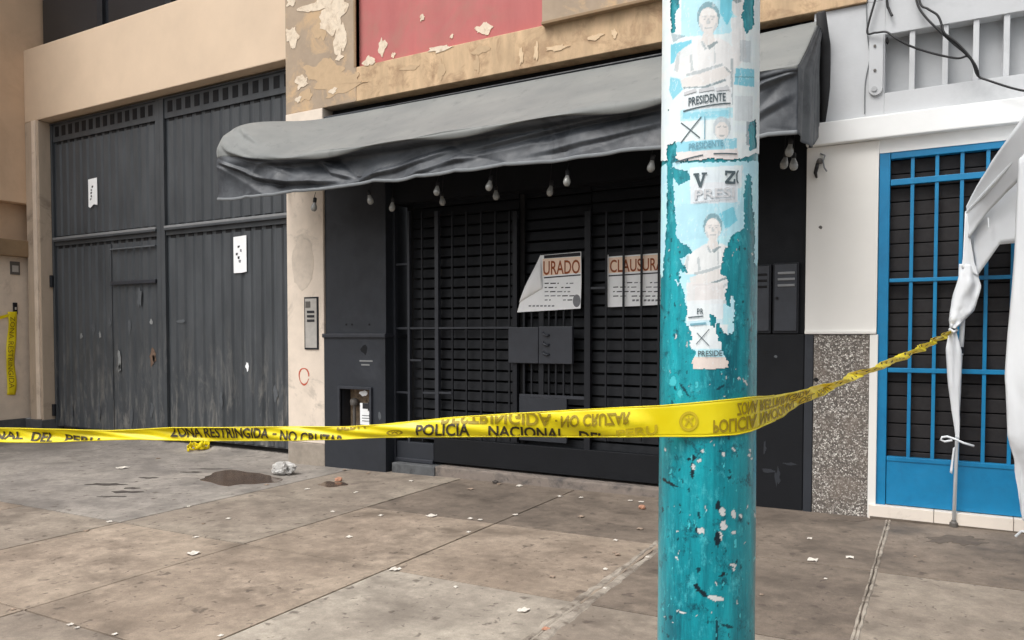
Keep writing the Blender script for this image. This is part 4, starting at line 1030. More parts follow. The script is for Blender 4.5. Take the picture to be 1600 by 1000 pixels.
# ---- pasted posters: printed paper wrapped round the pole, painted cell by cell
def poster(label, py0, py1, mask_polys, holes, layers, off, base):
    p0, p1 = onD(1106, py1, PZ - .13), onD(1106, py0, PZ - .13)
    th = np.linspace(TH0 - 1.62, TH0 + 1.62, 176); z = np.linspace(p0[2], p1[2], int((p1[2] - p0[2]) / .0023))
    T2, Z2 = np.meshgrid(th, z, indexing='ij')
    wr = .0011 * (fbm(T2 * 9, Z2 * 22, 21) - .5) + .0012 * (fbm(T2 * 30, Z2 * 6, 40) - .5)
    V = pole_pt(T2, Z2, off + wr)
    x, y = proj(V)
    # everything round the back of the visible face is placed by its angle, not by a pixel
    x = 1106 + 76 * np.sin(np.clip(T2 - TH0, -math.pi / 2, math.pi / 2)) + 60 * (np.clip(T2 - TH0, math.pi / 2, 9) - math.pi / 2) + 60 * (np.clip(T2 - TH0, -9, -math.pi / 2) + math.pi / 2)
    jx, jy = 6.0 * (fbm(x * .3, y * .3, 3) - .5), 7.0 * (fbm(x * .25, y * .25, 8) - .5) + 26.0 * np.clip((y - 330) / 120, 0, 1) * np.clip((556 - y) / 25, 0, 1) * (fbm(x * .28, y * .03, 15) - .5)
    mx_, my_ = x + jx, y + jy
    keep = np.zeros(x.shape, bool)
    for p in mask_polys: keep |= inpoly(mx_, my_, p)
    for p in holes: keep &= ~inpoly(mx_, my_, p)
    keep &= ~((fbm(x * .16, y * .09, 51) > .93))
    c = np.zeros(x.shape + (4,)); c[..., 3] = 1
    c[...] = base
    fade = fbm(x * .06, y * .05, 12)
    sx_, sy_ = x + 1.2 * (fbm(x * .2, y * .2, 61) - .5), y
    for kind, g, colr_, al in layers:
        if kind == 'poly': m = inpoly(sx_, sy_, g)
        else:
            m = ((sx_ - g[0]) / g[2]) ** 2 + ((sy_ - g[1]) / g[3]) ** 2 < 1
        c[m] = c[m] * (1 - al) + np.array(colr_) * al
    g_ = (.90 + .2 * fade + .06 * (fbm(x * .8, y * .8, 5) - .5))[..., None]
    c[..., :3] = np.clip(c[..., :3] * g_, 0, .86)
    # creases where the paper has lost its print
    w = (np.abs(fbm(x * .10, y * .03, 71) - .5) < .012)[..., None]
    c = np.where(w, c * .6 + np.array(S(236, 242, 244)) * .4, c); c[..., 3] = 1
    n0, n1_ = x.shape
    idx = np.arange(n0 * n1_).reshape(n0, n1_)
    kf = keep[:-1, :-1] & keep[1:, :-1] & keep[1:, 1:] & keep[:-1, 1:]
    q = np.stack([idx[:-1, :-1], idx[1:, :-1], idx[1:, 1:], idx[:-1, 1:]], -1)[kf]
    used = np.unique(q); remap = -np.ones(n0 * n1_, np.int64); remap[used] = np.arange(len(used))
    me = bpy.data.meshes.new('printed_sheet'); me.from_pydata(V.reshape(-1, 3)[used].tolist(), [], remap[q].tolist())
    a = me.color_attributes.new('Col', 'FLOAT_COLOR', 'POINT'); a.data.foreach_set('color', c.reshape(-1, 4)[used].reshape(-1).astype(np.float32))
    me.materials.append(MATS['poster_print']); me.polygons.foreach_set('use_smooth', [True] * len(me.polygons)); me.update()
    t = thing('election_poster', label, 'poster', (PCX, PCY - prad(p0[2]), p0[2]))
    o = link(bpy.data.objects.new('printed_sheet', me), t)
    return t
def pole_px(px, py, off):
    """point on the pole surface seen at a photo pixel of its front"""
    th = TH0 + math.asin(max(-1, min(1, (px - 1106) / 76.0)))
    zc = onD(px, py, PZ - .115)[2]
    r_ = prad(zc) + off
    return (PCX + r_ * math.cos(th), PCY + r_ * math.sin(th), zc)
def pole_text(t, s, pa, pb, mat, bold=.0, off=.0042, slope=0.0):
    def fn(u, v):
        px = pa[0] + (pb[0] - pa[0]) * u; py = pa[1] + (pb[1] - pa[1]) * v + slope * u
        return pole_px(px, py, off)
    m = text_on(s, fn, bold).build('printed_text', mat, t, fixn=False)
    me = m.data; vs = [v.co.copy() for v in me.vertices]
    return m
def pole_line(t, pts, w, mat, off=.0040):
    m = MB()
    for (a, b), (c, d) in zip(pts[:-1], pts[1:]):
        L = math.hypot(c - a, d - b) or 1; nx, ny = -(d - b) / L * w / 2, (c - a) / L * w / 2
        k = max(2, int(L / 5))
        for i in range(k):
            f0, f1 = i / k, (i + 1) / k
            q0, q1 = (a + (c - a) * f0, b + (d - b) * f0), (a + (c - a) * f1, b + (d - b) * f1)
            m.quad(pole_px(q0[0] + nx, q0[1] + ny, off), pole_px(q1[0] + nx, q1[1] + ny, off), pole_px(q1[0] - nx, q1[1] - ny, off), pole_px(q0[0] - nx, q0[1] - ny, off))
    return m.build('printed_line', mat, t, fixn=False)
PAPER, PALE, AQUA, SKIN, SHIRT, HAIR, SHADE, GREYP = S(228, 240, 245), S(184, 228, 240), S(104, 198, 218), S(226, 222, 218), S(232, 231, 229), S(78, 112, 120), S(160, 172, 176), S(188, 198, 202)
def man(cx, cy, s):
    """a man in a pale shirt with folded arms, loosely printed"""
    P = lambda l: [(cx + a * s, cy + b * s) for a, b in l]
    return [('poly', P([(-58, 66), (-36, 50), (-16, 38), (18, 36), (38, 46), (54, 68), (48, 130), (40, 180), (-40, 180), (-36, 110), (-60, 110), (-64, 84)]), SHIRT, .9),
            ('ell', (cx, cy - 4 * s, 21 * s, 30 * s), HAIR, .62), ('ell', (cx, cy + 3 * s, 18 * s, 26 * s), SKIN, 1), ('poly', P([(-15, -12), (-6, -20), (6, -20), (15, -12), (12, -8), (-12, -8)]), S(236, 234, 230), .8),
            ('poly', P([(-9, 26), (9, 26), (13, 44), (0, 52), (-13, 44)]), SKIN, 1),
            ('poly', P([(-12, -6), (-3, -7), (-3, -4), (-12, -3)]), SHADE, .5), ('poly', P([(4, -7), (13, -6), (13, -3), (4, -4)]), SHADE, .5),
            ('poly', P([(-2, -2), (2, -2), (4, 9), (-3, 9)]), SHADE, .6), ('poly', P([(-7, 16), (8, 15.5), (7, 18), (-6, 18.5)]), SHADE, .8),
            ('ell', (cx - 7 * s, cy - .5 * s, 2 * s, 1.2 * s), HAIR, .5), ('ell', (cx + 8 * s, cy - .5 * s, 2 * s, 1.2 * s), HAIR, .5), ('poly', P([(-17, 6), (-11, 10), (-9, 26), (-14, 20)]), GREYP, .7), ('poly', P([(17, 6), (12, 8), (9, 27), (14, 20)]), GREYP, .7),
            ('poly', P([(-2, 52), (16, 42), (18, 46), (2, 60)]), HAIR, .7), ('poly', P([(-14, 44), (-10, 42), (-2, 58), (-6, 60)]), SHADE, .8),
            ('poly', P([(-52, 118), (-20, 108), (30, 92), (44, 104), (30, 116), (-10, 130), (-48, 134)]), SKIN, .9),
            ('poly', P([(-46, 133), (-8, 131), (32, 116), (34, 120), (-6, 136), (-44, 138)]), HAIR, .75), ('poly', P([(-40, 106), (-18, 100), (26, 86), (28, 90), (-16, 107), (-40, 112)]), SHADE, .7), ('poly', P([(-34, 70), (-30, 68), (-26, 100), (-32, 102)]), SHADE, .6), ('poly', P([(-58, 66), (-52, 64), (-56, 104), (-64, 100)]), SHADE, .5), ('poly', P([(10, 52), (13, 52), (14, 86), (11, 88)]), SHADE, .45), ('poly', P([(-30, 142), (20, 136), (36, 128), (38, 134), (22, 144), (-30, 150)]), SHADE, .55), ('poly', P([(28, 92), (36, 96), (44, 106), (38, 104)]), HAIR, .6),
            ('poly', P([(42, 76), (46, 78), (46, 170), (42, 150)]), SHADE, .8), ('poly', P([(-36, 150), (0, 168), (40, 172), (40, 180), (-40, 180)]), GREYP, .7)]
upper = poster('pale blue election poster of a man with folded arms, highest on the pole', -70, 252,
    [[(1020, -90), (1200, -90), (1200, 246), (1176, 240), (1150, 250), (1110, 248), (1085, 250), (1062, 252), (1054, 246), (1046, 252), (1020, 252)]],
    [[(1046, -80), (1056, -80), (1058, 10), (1052, 22), (1054, 46), (1048, 52), (1046, 20)], [(1150, -80), (1172, -80), (1170, 40), (1160, 52), (1153, 30), (1156, 5)], [(1042, 228), (1054, 222), (1056, 240), (1049, 256), (1042, 250)], [(1164, 196), (1174, 186), (1176, 232), (1166, 236)]],
    [('poly', [(1062, -80), (1150, -80), (1150, 40), (1134, 52), (1062, 58)], PALE, 1), ('poly', [(1118, -80), (1142, -80), (1140, 20), (1130, 40), (1120, 20)], AQUA, .9), ('poly', [(1046, 70), (1078, 62), (1080, 84), (1046, 100)], AQUA, .9), ('poly', [(1046, 120), (1062, 124), (1066, 140), (1050, 156), (1044, 140)], AQUA, .8),
     ('poly', [(1046, 52), (1070, 56), (1050, 66)], HAIR, .5), ('ell', (1146, 10, 9, 16), SKIN, .9), ('poly', [(1138, 0), (1146, -8), (1152, 2), (1144, 6)], HAIR, .7), ('poly', [(1136, 28), (1156, 24), (1160, 90), (1140, 110)], SHIRT, .9),
     ('poly', [(1138, 106), (1172, 108), (1172, 136), (1138, 132)], AQUA, .85), ('poly', [(1138, 119), (1172, 120), (1172, 121.5), (1138, 120.5)], HAIR, .6), ('poly', [(1150, 62), (1166, 64), (1166, 98), (1150, 96)], GREYP, .7)]
    + man(1103, 30, .80) +
    [('poly', [(1068, 138), (1138, 136), (1138, 168), (1068, 172)], S(232, 238, 240), .9), ('poly', [(1062, 172), (1140, 168), (1140, 186), (1062, 190)], PALE, 1), ('poly', [(1066, 176), (1134, 172), (1134, 182), (1066, 186)], AQUA, .5),
     ('poly', [(1060, 190), (1140, 184), (1140, 220), (1060, 224)], S(226, 236, 240), 1), ('poly', [(1056, 222), (1146, 216), (1146, 232), (1056, 238)], AQUA, .75),
     ('ell', (1124, 200, 13, 18), GREYP, .8), ('ell', (1124, 204, 10, 14), SKIN, 1), ('poly', [(1117, 198), (1122, 197), (1122, 199), (1117, 200)], HAIR, .6), ('poly', [(1126, 197), (1131, 198), (1131, 200), (1126, 199)], HAIR, .6), ('poly', [(1120, 211), (1128, 211), (1127, 213), (1121, 213)], HAIR, .5),
     ('poly', [(1056, 238), (1148, 232), (1148, 250), (1056, 256)], S(230, 218, 212), .8), ('poly', [(1142, 150), (1170, 150), (1170, 190), (1142, 188)], S(214, 222, 224), .9), ('poly', [(1160, 190), (1172, 192), (1172, 230), (1160, 226)], S(120, 134, 140), .7)],
    .0022, PAPER)
pole_text(upper, 'PRESIDENTE', (1075, 167), (1129, 154), 'ink_slate', .02, slope=-3)
pole_line(upper, [(1067, 173), (1136, 167)], 2.0, 'ink_slate')
pole_text(upper, 'PRESIDENTE', (1076, 235), (1126, 225), 'ink_blue', .015, slope=-2)
pole_line(upper, [(1064, 221), (1094, 186)], 1.6, 'ink_slate'); pole_line(upper, [(1064, 190), (1092, 218)], 1.6, 'ink_slate')
pole_line(upper, [(1099, 186), (1099, 221)], 1.3, 'ink_blue')
pole_line(upper, [(1056, 250), (1097, 245)], 2.0, 'ink_slate'); pole_line(upper, [(1112, 244), (1146, 244)], 2.0, 'ink_slate')
for a, b in ((1068, 1086), (1090, 1112), (1115, 1134)): pole_line(upper, [(a, 146), (b, 144)], 5, 'ink_pale')
Z = lambda l: [(1020 + a / 2.778, 240 + b / 2.778) for a, b in l]
lower = poster('torn pale blue election poster with shredded edges, lower on the pole', 244, 580,
    [Z([(80, 36), (440, 30), (440, 200), (400, 330), (380, 330), (335, 360), (308, 420), (294, 480), (292, 530), (318, 540), (310, 500), (330, 620), (350, 640), (346, 790), (300, 770), (268, 738), (280, 790), (300, 850), (322, 900), (332, 932), (176, 938), (172, 900), (186, 862), (160, 830), (172, 780), (138, 730), (150, 690), (148, 640), (126, 580), (88, 540), (124, 548), (112, 500), (152, 510), (112, 446), (168, 440), (150, 400), (104, 372), (98, 300), (92, 200), (82, 110)]),
     Z([(20, 30), (62, 30), (60, 300), (54, 420), (44, 560), (30, 560), (0, 300)]), Z([(412, 30), (480, 30), (480, 300), (446, 480), (428, 470), (430, 340), (420, 180)])],
    [Z([(84, 60), (150, 80), (162, 118), (110, 130), (88, 100)]), Z([(396, 90), (412, 100), (420, 300), (404, 330), (388, 320), (384, 190)]), Z([(320, 560), (334, 600), (326, 680), (312, 640)]), Z([(250, 690), (268, 720), (262, 760), (246, 720)])],
    [('poly', Z([(160, 60), (380, 50), (370, 150), (160, 160)]), S(228, 236, 240), .9), ('poly', Z([(160, 130), (356, 120), (356, 214), (164, 220)]), S(226, 230, 234), .9), ('poly', Z([(90, 220), (380, 210), (380, 350), (100, 380)]), S(176, 220, 232), .75), ('poly', Z([(280, 260), (340, 230), (356, 290), (310, 330)]), AQUA, .8)]
    + man(1112, 356, .66) +
    [('poly', Z([(150, 560), (300, 560), (300, 640), (150, 640)]), S(226, 222, 220), .9), ('poly', Z([(150, 640), (300, 630), (300, 720), (150, 730)]), S(230, 234, 236), .9), ('poly', Z([(150, 728), (300, 716), (300, 745), (150, 752)]), S(196, 222, 230), .8), ('poly', Z([(150, 750), (320, 740), (320, 850), (160, 850)]), S(228, 236, 238), 1), ('poly', Z([(170, 848), (340, 846), (340, 884), (170, 886)]), PALE, .9), ('poly', Z([(160, 884), (340, 882), (340, 940), (160, 940)]), S(228, 208, 196), .9)],
    .0010, PALE)
# slab-serif capitals V and Z
def slab_letter(t, polys, pa, w, h, mat):
    for poly in polys:
        MBp = MB(); n = len(poly)
        MBp.v = [pole_px(pa[0] + a * w, pa[1] - b * h, .0034) for a, b in poly]; MBp.f = [tuple(range(n))]
        MBp.build('printed_letter', mat, t, fixn=False)
slab_letter(lower, [[(0, 1), (.42, 1), (.42, .86), (.0, .86)], [(.08, .87), (.36, .87), (.60, 0), (.42, 0)], [(.42, 0), (.60, 0), (.86, .87), (.70, .87)], [(.60, 1), (1, 1), (1, .86), (.60, .86)]], (1083, 294), 20, 22, 'ink_slate')
slab_letter(lower, [[(0, 1), (1, 1), (1, .82), (0, .82)], [(0, .83), (.22, .83), (.18, .62), (0, .62)], [(.68, .83), (1, .83), (.36, .17), (0, .17)], [(0, .18), (1, .18), (1, 0), (0, 0)], [(.8, .17), (1, .17), (1, .38), (.84, .38)]], (1129, 290), 15, 20, 'ink_slate')
pole_line(lower, [(1148, 269), (1146, 274), (1146, 284), (1148, 289)], 2.0, 'ink_slate')
pole_text(lower, 'PRESI', (1085, 313), (1143, 298), 'ink_pale', .02, slope=-3, off=.0034)
pole_line(lower, [(1083, 317), (1144, 313)], 1.2, 'ink_pale', .0032)
pole_text(lower, 'P', (1090, 491), (1094, 482), 'ink_slate', .02, off=.0034); pole_text(lower, 'R', (1095, 491), (1099, 482), 'ink_slate', .02, off=.0034)
pole_line(lower, [(1077, 496), (1099, 494)], 1.8, 'ink_slate', .0032)
pole_text(lower, 'PRESIDE', (1092, 557), (1127, 548), 'ink_slate', .012, slope=-1, off=.0034)
pole_line(lower, [(1080, 507), (1103, 505)], 3, 'ink_blue', .0032)
pole_line(lower, [(1089, 538), (1108, 514)], 1.1, 'ink_slate', .0032); pole_line(lower, [(1090, 520), (1108, 540)], 1.1, 'ink_slate', .0032)

# ================================================================== police tape
top_px = [(-260, 662), (0, 669), (100, 671), (170, 673), (220, 671), (270, 668), (440, 667), (540, 667), (600, 663), (700, 653), (800, 646), (900, 640), (1030, 634), (1100, 628), (1150, 623), (1172, 620.5), (1182, 619.5), (1200, 619), (1220, 616), (1265, 606), (1300, 596), (1340, 581), (1400, 556), (1440, 538), (1487, 514)]
bot_px = [(-260, 694), (0, 690), (60, 691), (100, 690), (170, 687), (220, 686), (270, 688), (330, 689), (440, 688), (540, 686), (600, 683), (700, 682), (800, 682), (900, 683), (1030, 682), (1100, 682), (1150, 679), (1172, 674), (1182, 670), (1200, 661), (1220, 652), (1265, 627), (1300, 609), (1340, 591), (1400, 567), (1440, 549), (1487, 522)]
RT_ = prad(1.2) + .004
A_ = onD(-250, 680, 2.45)[:2]
E_ = np.array([.058, -.075])
PC = np.array([PCX, PCY])
def tangent(P, sgn):
    d = P - PC; L = np.hypot(*d); a = math.atan2(d[1], d[0]); b = math.acos(RT_ / L)
    return a + sgn * b
def wrap(a): return (a + math.pi) % (2 * math.pi) - math.pi
cand = [tangent(A_, s) for s in (1, -1)]
tA = min(cand, key=lambda a: abs(wrap(a - TH0)))
cand = [tangent(E_, s) for s in (1, -1)]
tE = min(cand, key=lambda a: abs(wrap(a - TH0)))
if wrap(tE - tA) < 0: tE = tA + .05
plan = [A_ + (PC + RT_ * np.array([math.cos(tA), math.sin(tA)]) - A_) * f for f in np.linspace(0, 1, 240, endpoint=False)]
plan += [PC + RT_ * np.array([math.cos(a), math.sin(a)]) for a in np.linspace(tA, tA + wrap(tE - tA), 40, endpoint=False)]
pe = PC + RT_ * np.array([math.cos(tE), math.sin(tE)])
plan += [pe + (E_ - pe) * f ** 1.6 for f in np.linspace(0, 1, 160)]
plan = np.array(plan)
ppx = proj(np.column_stack([plan, np.full(len(plan), 1.2)]))[0]
ppx = np.maximum.accumulate(ppx + np.arange(len(ppx)) * 1e-4)
def zat(P, py):
    d = np.array([P[0], P[1]]) - CAM[:2]
    a, b = (d @ RT[:2]), None
    # solve z so that the point projects to row py
    h = d @ FW[:2]; u = d @ UP[:2]
    k = (PPY - py) / FPX
    # (u + dz*UPz) = k (h + dz*FWz)
    dz = (k * h - u) / (UP[2] - k * FW[2]); return CAM[2] + dz
ztop = np.array([zat(P, np.interp(x, *zip(*top_px))) for P, x in zip(plan, ppx)])
zbot = np.array([zat(P, np.interp(x, *zip(*bot_px))) for P, x in zip(plan, ppx)])
tang = np.gradient(plan, axis=0); tang /= np.linalg.norm(tang, axis=1)[:, None]
nrm = np.column_stack([tang[:, 1], -tang[:, 0]])
nrm *= np.where(((CAM[:2] - plan) * nrm).sum(1) > 0, 1, -1)[:, None]
slen = np.concatenate([[0], np.cumsum(np.linalg.norm(np.diff(plan, axis=0), axis=1))])
lv_ = (1 - np.clip((ppx - 1000) / 30, 0, 1)) + np.clip((ppx - 1190) / 60, 0, 1)        # free spans can billow
def tape_pt(i, v, off=0.0):
    i = min(max(i, 0), len(plan) - 1.001); k = int(i); f = i - k
    P = plan[k] * (1 - f) + plan[k + 1] * f; n = nrm[k] * (1 - f) + nrm[k + 1] * f
    a, b = zbot[k] * (1 - f) + zbot[k + 1] * f, ztop[k] * (1 - f) + ztop[k + 1] * f
    l = lv_[k] * (1 - f) + lv_[k + 1] * f; s = slen[k] * (1 - f) + slen[k + 1] * f
    tw = np.clip((s - slen[281]) / 1.2, 0, 1) * (1 if k > 281 else 0)
    bil = l * (.006 * math.sin(s * 6.0) * (v - .5) + .0035 * math.sin(s * 13 + v * 3.0) + .002 * math.sin(s * 41 + v * 9) - .008 * math.sin(math.pi * v) * math.sin(s * 2.1))
    bil += tw * .010 * math.sin(s * 11 + v * 4)
    q = P + n * (off + .001 + bil)
    return np.array([q[0], q[1], a + (b - a) * v + tw * .003 * math.sin(s * 8)])
bt = thing('barrier_tape', 'long yellow police barrier tape stretched across the shop and round the pole', 'tape', (plan[0][0], plan[0][1], zbot[0]))
NP = len(plan)
MB().grid(lambda u, v: tape_pt(u * (NP - 1), v), 880, 10).build('ribbon', 'tape_yellow', bt, smooth=True, fixn=False, thick=.0007)
# rolled bright edge of the fold
MB().tube([tape_pt(i, .005) for i in np.linspace(0, 300, 240)], .0022, 6).build('folded_edge', 'tape_yellow', bt, smooth=True)
MB().tube([tape_pt(i, .995) for i in np.linspace(0, 300, 240)], .0018, 6).build('folded_edge', 'tape_yellow', bt, smooth=True)
def tape_text(s, pa, pb, v0, v1, mat, flip=False, bold=.024):
    """v0, v1: (start, end) of the lower and upper line of the lettering as a share of the tape's height"""
    V2, F2 = text2d(s, bold)
    bm = bmesh.new()
    vs = []
    for a, b in V2:
        if flip: b = 1 - b
        lo = v0[0] + (v0[1] - v0[0]) * a; hi = v1[0] + (v1[1] - v1[0]) * a
        vs.append(bm.verts.new((a, lo + (hi - lo) * b, 0)))
    for f in F2:
        try: bm.faces.new([vs[k] for k in f])
        except ValueError: pass
    for co, no in (((0, .04, 0), (0, -1, 0)), ((0, .96, 0), (0, 1, 0))):
        bmesh.ops.bisect_plane(bm, geom=list(bm.verts) + list(bm.edges) + list(bm.faces), plane_co=co, plane_no=no, clear_outer=True)
    for q in np.arange(.1, .95, .1):
        bmesh.ops.bisect_plane(bm, geom=list(bm.verts) + list(bm.edges) + list(bm.faces), plane_co=(0, q, 0), plane_no=(0, 1, 0))
    for v in bm.verts:
        i = np.interp(pa + (pb - pa) * v.co.x, ppx, np.arange(NP))
        v.co = Vector(tape_pt(i, v.co.y, .0028))
    me = bpy.data.meshes.new('printed_text'); bm.to_mesh(me); bm.free()
    me.materials.append(MATS[mat]); link(bpy.data.objects.new('printed_text', me), bt)
K, O, Fa = 'ink_tape', 'ink_tape_olive', 'ink_tape_faint'
tape_text('NACIONAL', -84, 33, (.20, .20), (.74, .76), K)
tape_text('DEL', 47, 82, (.10, -.02), (.74, .70), K)
tape_text('PERU', 100, 157, (-.1, -.6), (.62, .22), K)
tape_text('ZONA RESTRINGIDA', 265, 421, (.26, .16), (1.10, .92), K)
tape_text('-', 427, 433, (.45, .45), (.55, .55), K)
tape_text('NO CRUZAR', 439, 538, (.02, -.75), (.80, .30), K)
tape_text('PERU', 527, 572, (.72, .80), (1.4, 1.5), O, True)
tape_text('POLICIA', 652, 735, (.10, .02), (.78, .68), K)
tape_text('NACIONAL', 764, 883, (.02, -.14), (.52, .32), K)
tape_text('DEL', 905, 946, (-.22, -.30), (.24, .12), K)
tape_text('PERU', 963, 1027, (.02, .08), (.24, .40), Fa)
tape_text('RESTRINGIDA', 690, 862, (.72, .42), (1.5, .90), O, True)
tape_text('.', 868, 872, (.60, .60), (.68, .68), O, True)
tape_text('NO CRUZAR', 877, 985, (.36, .44), (.82, .86), O, True)
tape_text('ZONA', 1150, 1182, (.52, .53), (.88, .90), O, True)
tape_text('RESTRINGIDA', 1186, 1262, (.53, .55), (.90, .92), O, True)
tape_text('POLICIA', 1114, 1181, (.08, .09), (.46, .48), O, True)
tape_text('NACIONAL', 1186, 1246, (.09, .10), (.48, .50), O, True)
tape_text('DEL', 1251, 1270, (.10, .10), (.50, .50), O, True)
tape_text('PERU', 1275, 1300, (.10, .10), (.50, .50), O, True)
def tape_blot(poly, mat):
    m = MB(); m.v = [tape_pt(np.interp(a, ppx, np.arange(NP)), v, .0022) for a, v in poly]; m.f = [tuple(range(len(poly)))]; m.build('printed_mark', mat, bt, fixn=False)
def emblem(cx, cv, rx, rv, mat, n=26):
    m = MB()
    for k in range(n):
        a0, a1 = 2 * math.pi * k / n, 2 * math.pi * (k + 1) / n
        P = lambda a, f: tape_pt(np.interp(cx + rx * f * math.cos(a), ppx, np.arange(NP)), cv + rv * f * math.sin(a), .0022)
        m.quad(P(a0, .72), P(a1, .72), P(a1, 1), P(a0, 1))
    m.build('printed_ring', mat, bt, fixn=False)
    for poly in ([(-.45, -.45), (-.25, -.5), (.0, .05), (.25, -.5), (.45, -.45), (.12, .35), (-.12, .35)], [(-.3, .1), (-.55, .35), (-.35, .45), (-.12, .2)], [(.3, .1), (.55, .35), (.35, .45), (.12, .2)], [(-.1, .4), (.1, .4), (.0, .6)]):
        tape_blot([(cx + a * rx, cv + b * rv) for a, b in poly], mat)
emblem(1076, .46, 15, .30, Fa)
emblem(618, .34, 13, .20, O)
for k in range(26):          # smudged print on the twisted run to the tent
    a = 1300 + k * 7.0; v = random.uniform(.2, .7); w = random.uniform(1.5, 4)
    tape_blot([(a, v), (a + w, v + .1), (a + w * .8, v + .35), (a - w * .4, v + .2)], K if k % 3 else O)

# ---- yellow tape hanging on the far left wall, and a crumpled piece on the driveway
XH = XS - .095
def hang(u, v):
    py = 487 + 130 * u; px = 11 + 14 * v + 1.5 * math.sin(u * 9) - 2 * u
    p = onX(px, py, XH); return (p[0] + .012 + .012 * math.sin(u * 14 + v * 2), p[1], p[2])
ht = thing('hanging_tape', 'strip of yellow tape hanging down the cream wall at the left edge', 'tape', hang(1, .5))
MB().grid(hang, 40, 4).build('ribbon', 'tape_yellow', ht, smooth=True, fixn=False, thick=.0007)
m = text_on('ZONA RESTRINGIDA', lambda u, v: tuple(np.array(hang(.06 + u * .86, .2 + v * .55)) + np.array([.004, 0, 0]))).build('printed_text', 'ink_tape_olive', ht, fixn=False)
MB().grid(lambda u, v: tuple(np.array(onX(-12 + 25 * u, 497 - 7 * u + v * 5, XH)) + np.array([.02, 0, 0])), 8, 2).build('tail', 'tape_yellow', ht, fixn=False, thick=.0007)
def scrunch(label, px, py, r_, n, w, seed, mat, name, cat):
    p = onG(px, py); rr = random.Random(seed); pts = []
    a = 0
    t = thing(name, label, cat, p)
    for loop in range(n):
        c = [rr.uniform(-.5, .5) * r_, rr.uniform(-.4, .4) * r_]
        ph, q = rr.uniform(0, 6.28), rr.uniform(.5, 1)
        def fn(u, v, c=c, ph=ph, q=q):
            a = ph + u * 4.8; R_ = r_ * q * (.55 + .25 * math.sin(3 * a))
            z = .012 + r_ * .45 * (.5 + .5 * math.sin(2.3 * a + ph)) * q
            return (p[0] + c[0] + R_ * math.cos(a), p[1] + c[1] + R_ * .8 * math.sin(a), p[2] + z + (v - .5) * w * (.6 + .4 * math.sin(a * 2)) + .5 * w * .5)
        MB().grid(fn, 30, 3).build('loop', mat, t, smooth=True, fixn=False, thick=.0008)
scrunch('crumpled yellow tape lying at the foot of the gate', 308, 704, .17, 6, .07, 3, 'tape_yellow', 'crumpled_tape', 'tape')
p = onG(445, 741)
def bagf(u, v):
    a, b = u * 2 * math.pi, v * math.pi
    r_ = .125 * (1 + .75 * (float(fbm(3 + 2.2 * math.cos(a) + 4 * v, 3 + 2.2 * math.sin(a), 4)) - .5) * 2 * math.sin(b))
    return (p[0] + r_ * math.sin(b) * math.cos(a) * 1.05, p[1] + r_ * math.sin(b) * math.sin(a) * .8, p[2] + .055 - r_ * .45 * math.cos(b) * (1.5 if v > .5 else .9))
tag(MB().grid(bagf, 40, 24).build('plastic_bag', 'bag_plastic', smooth=False, fixn=False), 'crumpled clear white plastic bag on the ground by the cream pillar', 'bag')

# ================================================================== litter
def scrap(px, py, s, mat, label, name='paper_scrap', cat='litter', seed=0, grp='litter scraps on the pavement', flat=.4):
    p = onG(px, py); r_ = random.Random(seed * 7 + int(px))
    s = s * (np.linalg.norm(p - CAM)) / FPX
    def fn(u, v):
        return (p[0] + (u - .5) * s * 2 + r_.uniform(-.15, .15) * s, p[1] + (v - .5) * s * 2.2 + r_.uniform(-.2, .2) * s, p[2] + .003 + s * flat * r_.random())
    tag(MB().grid(fn, 4, 4).build(name, mat, fixn=False, thick=.0015), label, cat, grp)
big = [(191, 732, 6, 'white paper scrap on the grey driveway'), (617, 891, 6.5, 'white paper scrap at the joint corner in mid pavement'), (302, 866, 6.5, 'torn white scrap lying on a pavement joint at left'), (818, 955, 7, 'white paper strip on the nearest pale slab'), (675, 807, 6, 'white scrap beyond the pale slab near the step'), (1270, 876, 6, 'white scrap on the slab right of the pole'), (1328, 872, 5, 'small white scrap next to the long mortar line'), (853, 984, 5, 'tan wrapper scrap on the nearest slab edge')]
for k, (a, b, s, l) in enumerate(big): scrap(a, b, s, 'scrap' if k < 7 else 'rubble_red', l, seed=k, grp='larger paper scraps')
small = [(357, 811, 3), (306, 840, 3), (295, 792, 3), (135, 830, 3), (171, 816, 3), (480, 765, 3), (110, 977, 3), (120, 982, 2.5), (20, 953, 3), (247, 717, 2.5), (318, 819, 2), (545, 840, 4), (595, 806, 3), (735, 811, 3), (732, 832, 3), (538, 735, 3), (575, 740, 3), (643, 752, 3), (805, 805, 3), (875, 776, 3), (908, 778, 2.5), (908, 808, 4), (1000, 827, 4), (962, 845, 3), (712, 918, 3), (863, 902, 4), (946, 890, 3), (945, 920, 3), (960, 864, 3), (1012, 871, 2.5), (985, 783, 3), (1002, 785, 3), (780, 757, 3), (811, 760, 4), (735, 765, 4), (556, 770, 2.5), (750, 813, 3), (345, 994, 3), (180, 992, 3), (1265, 842, 3), (1190, 930, 2.5), (1430, 870, 2), (1290, 905, 2), (690, 900, 2), (520, 800, 2.5), (416, 758, 3)]
def zone(px, py):
    p = onG(px, py)
    if px > 1182: return 'right of the pole'
    if p[0] < -5.68: return 'on the far left slabs'
    if p[1] > -1.0: return 'along the shop step'
    if p[1] > -2.0: return 'one slab off the step'
    return 'on the nearest slabs'
ORD = 'first second third fourth fifth sixth seventh eighth ninth tenth eleventh twelfth thirteenth fourteenth fifteenth sixteenth'.split()
zc_ = {}
for k, (a, b, s) in enumerate(sorted(small)):
    zn = zone(a, b); n_ = zc_.get(zn, 0); zc_[zn] = n_ + 1
    scrap(a, b, s, 'scrap' if k % 3 else 'pebble', 'tiny pale litter scrap %s, %s from the left' % (zn, ORD[n_]), seed=k + 20)
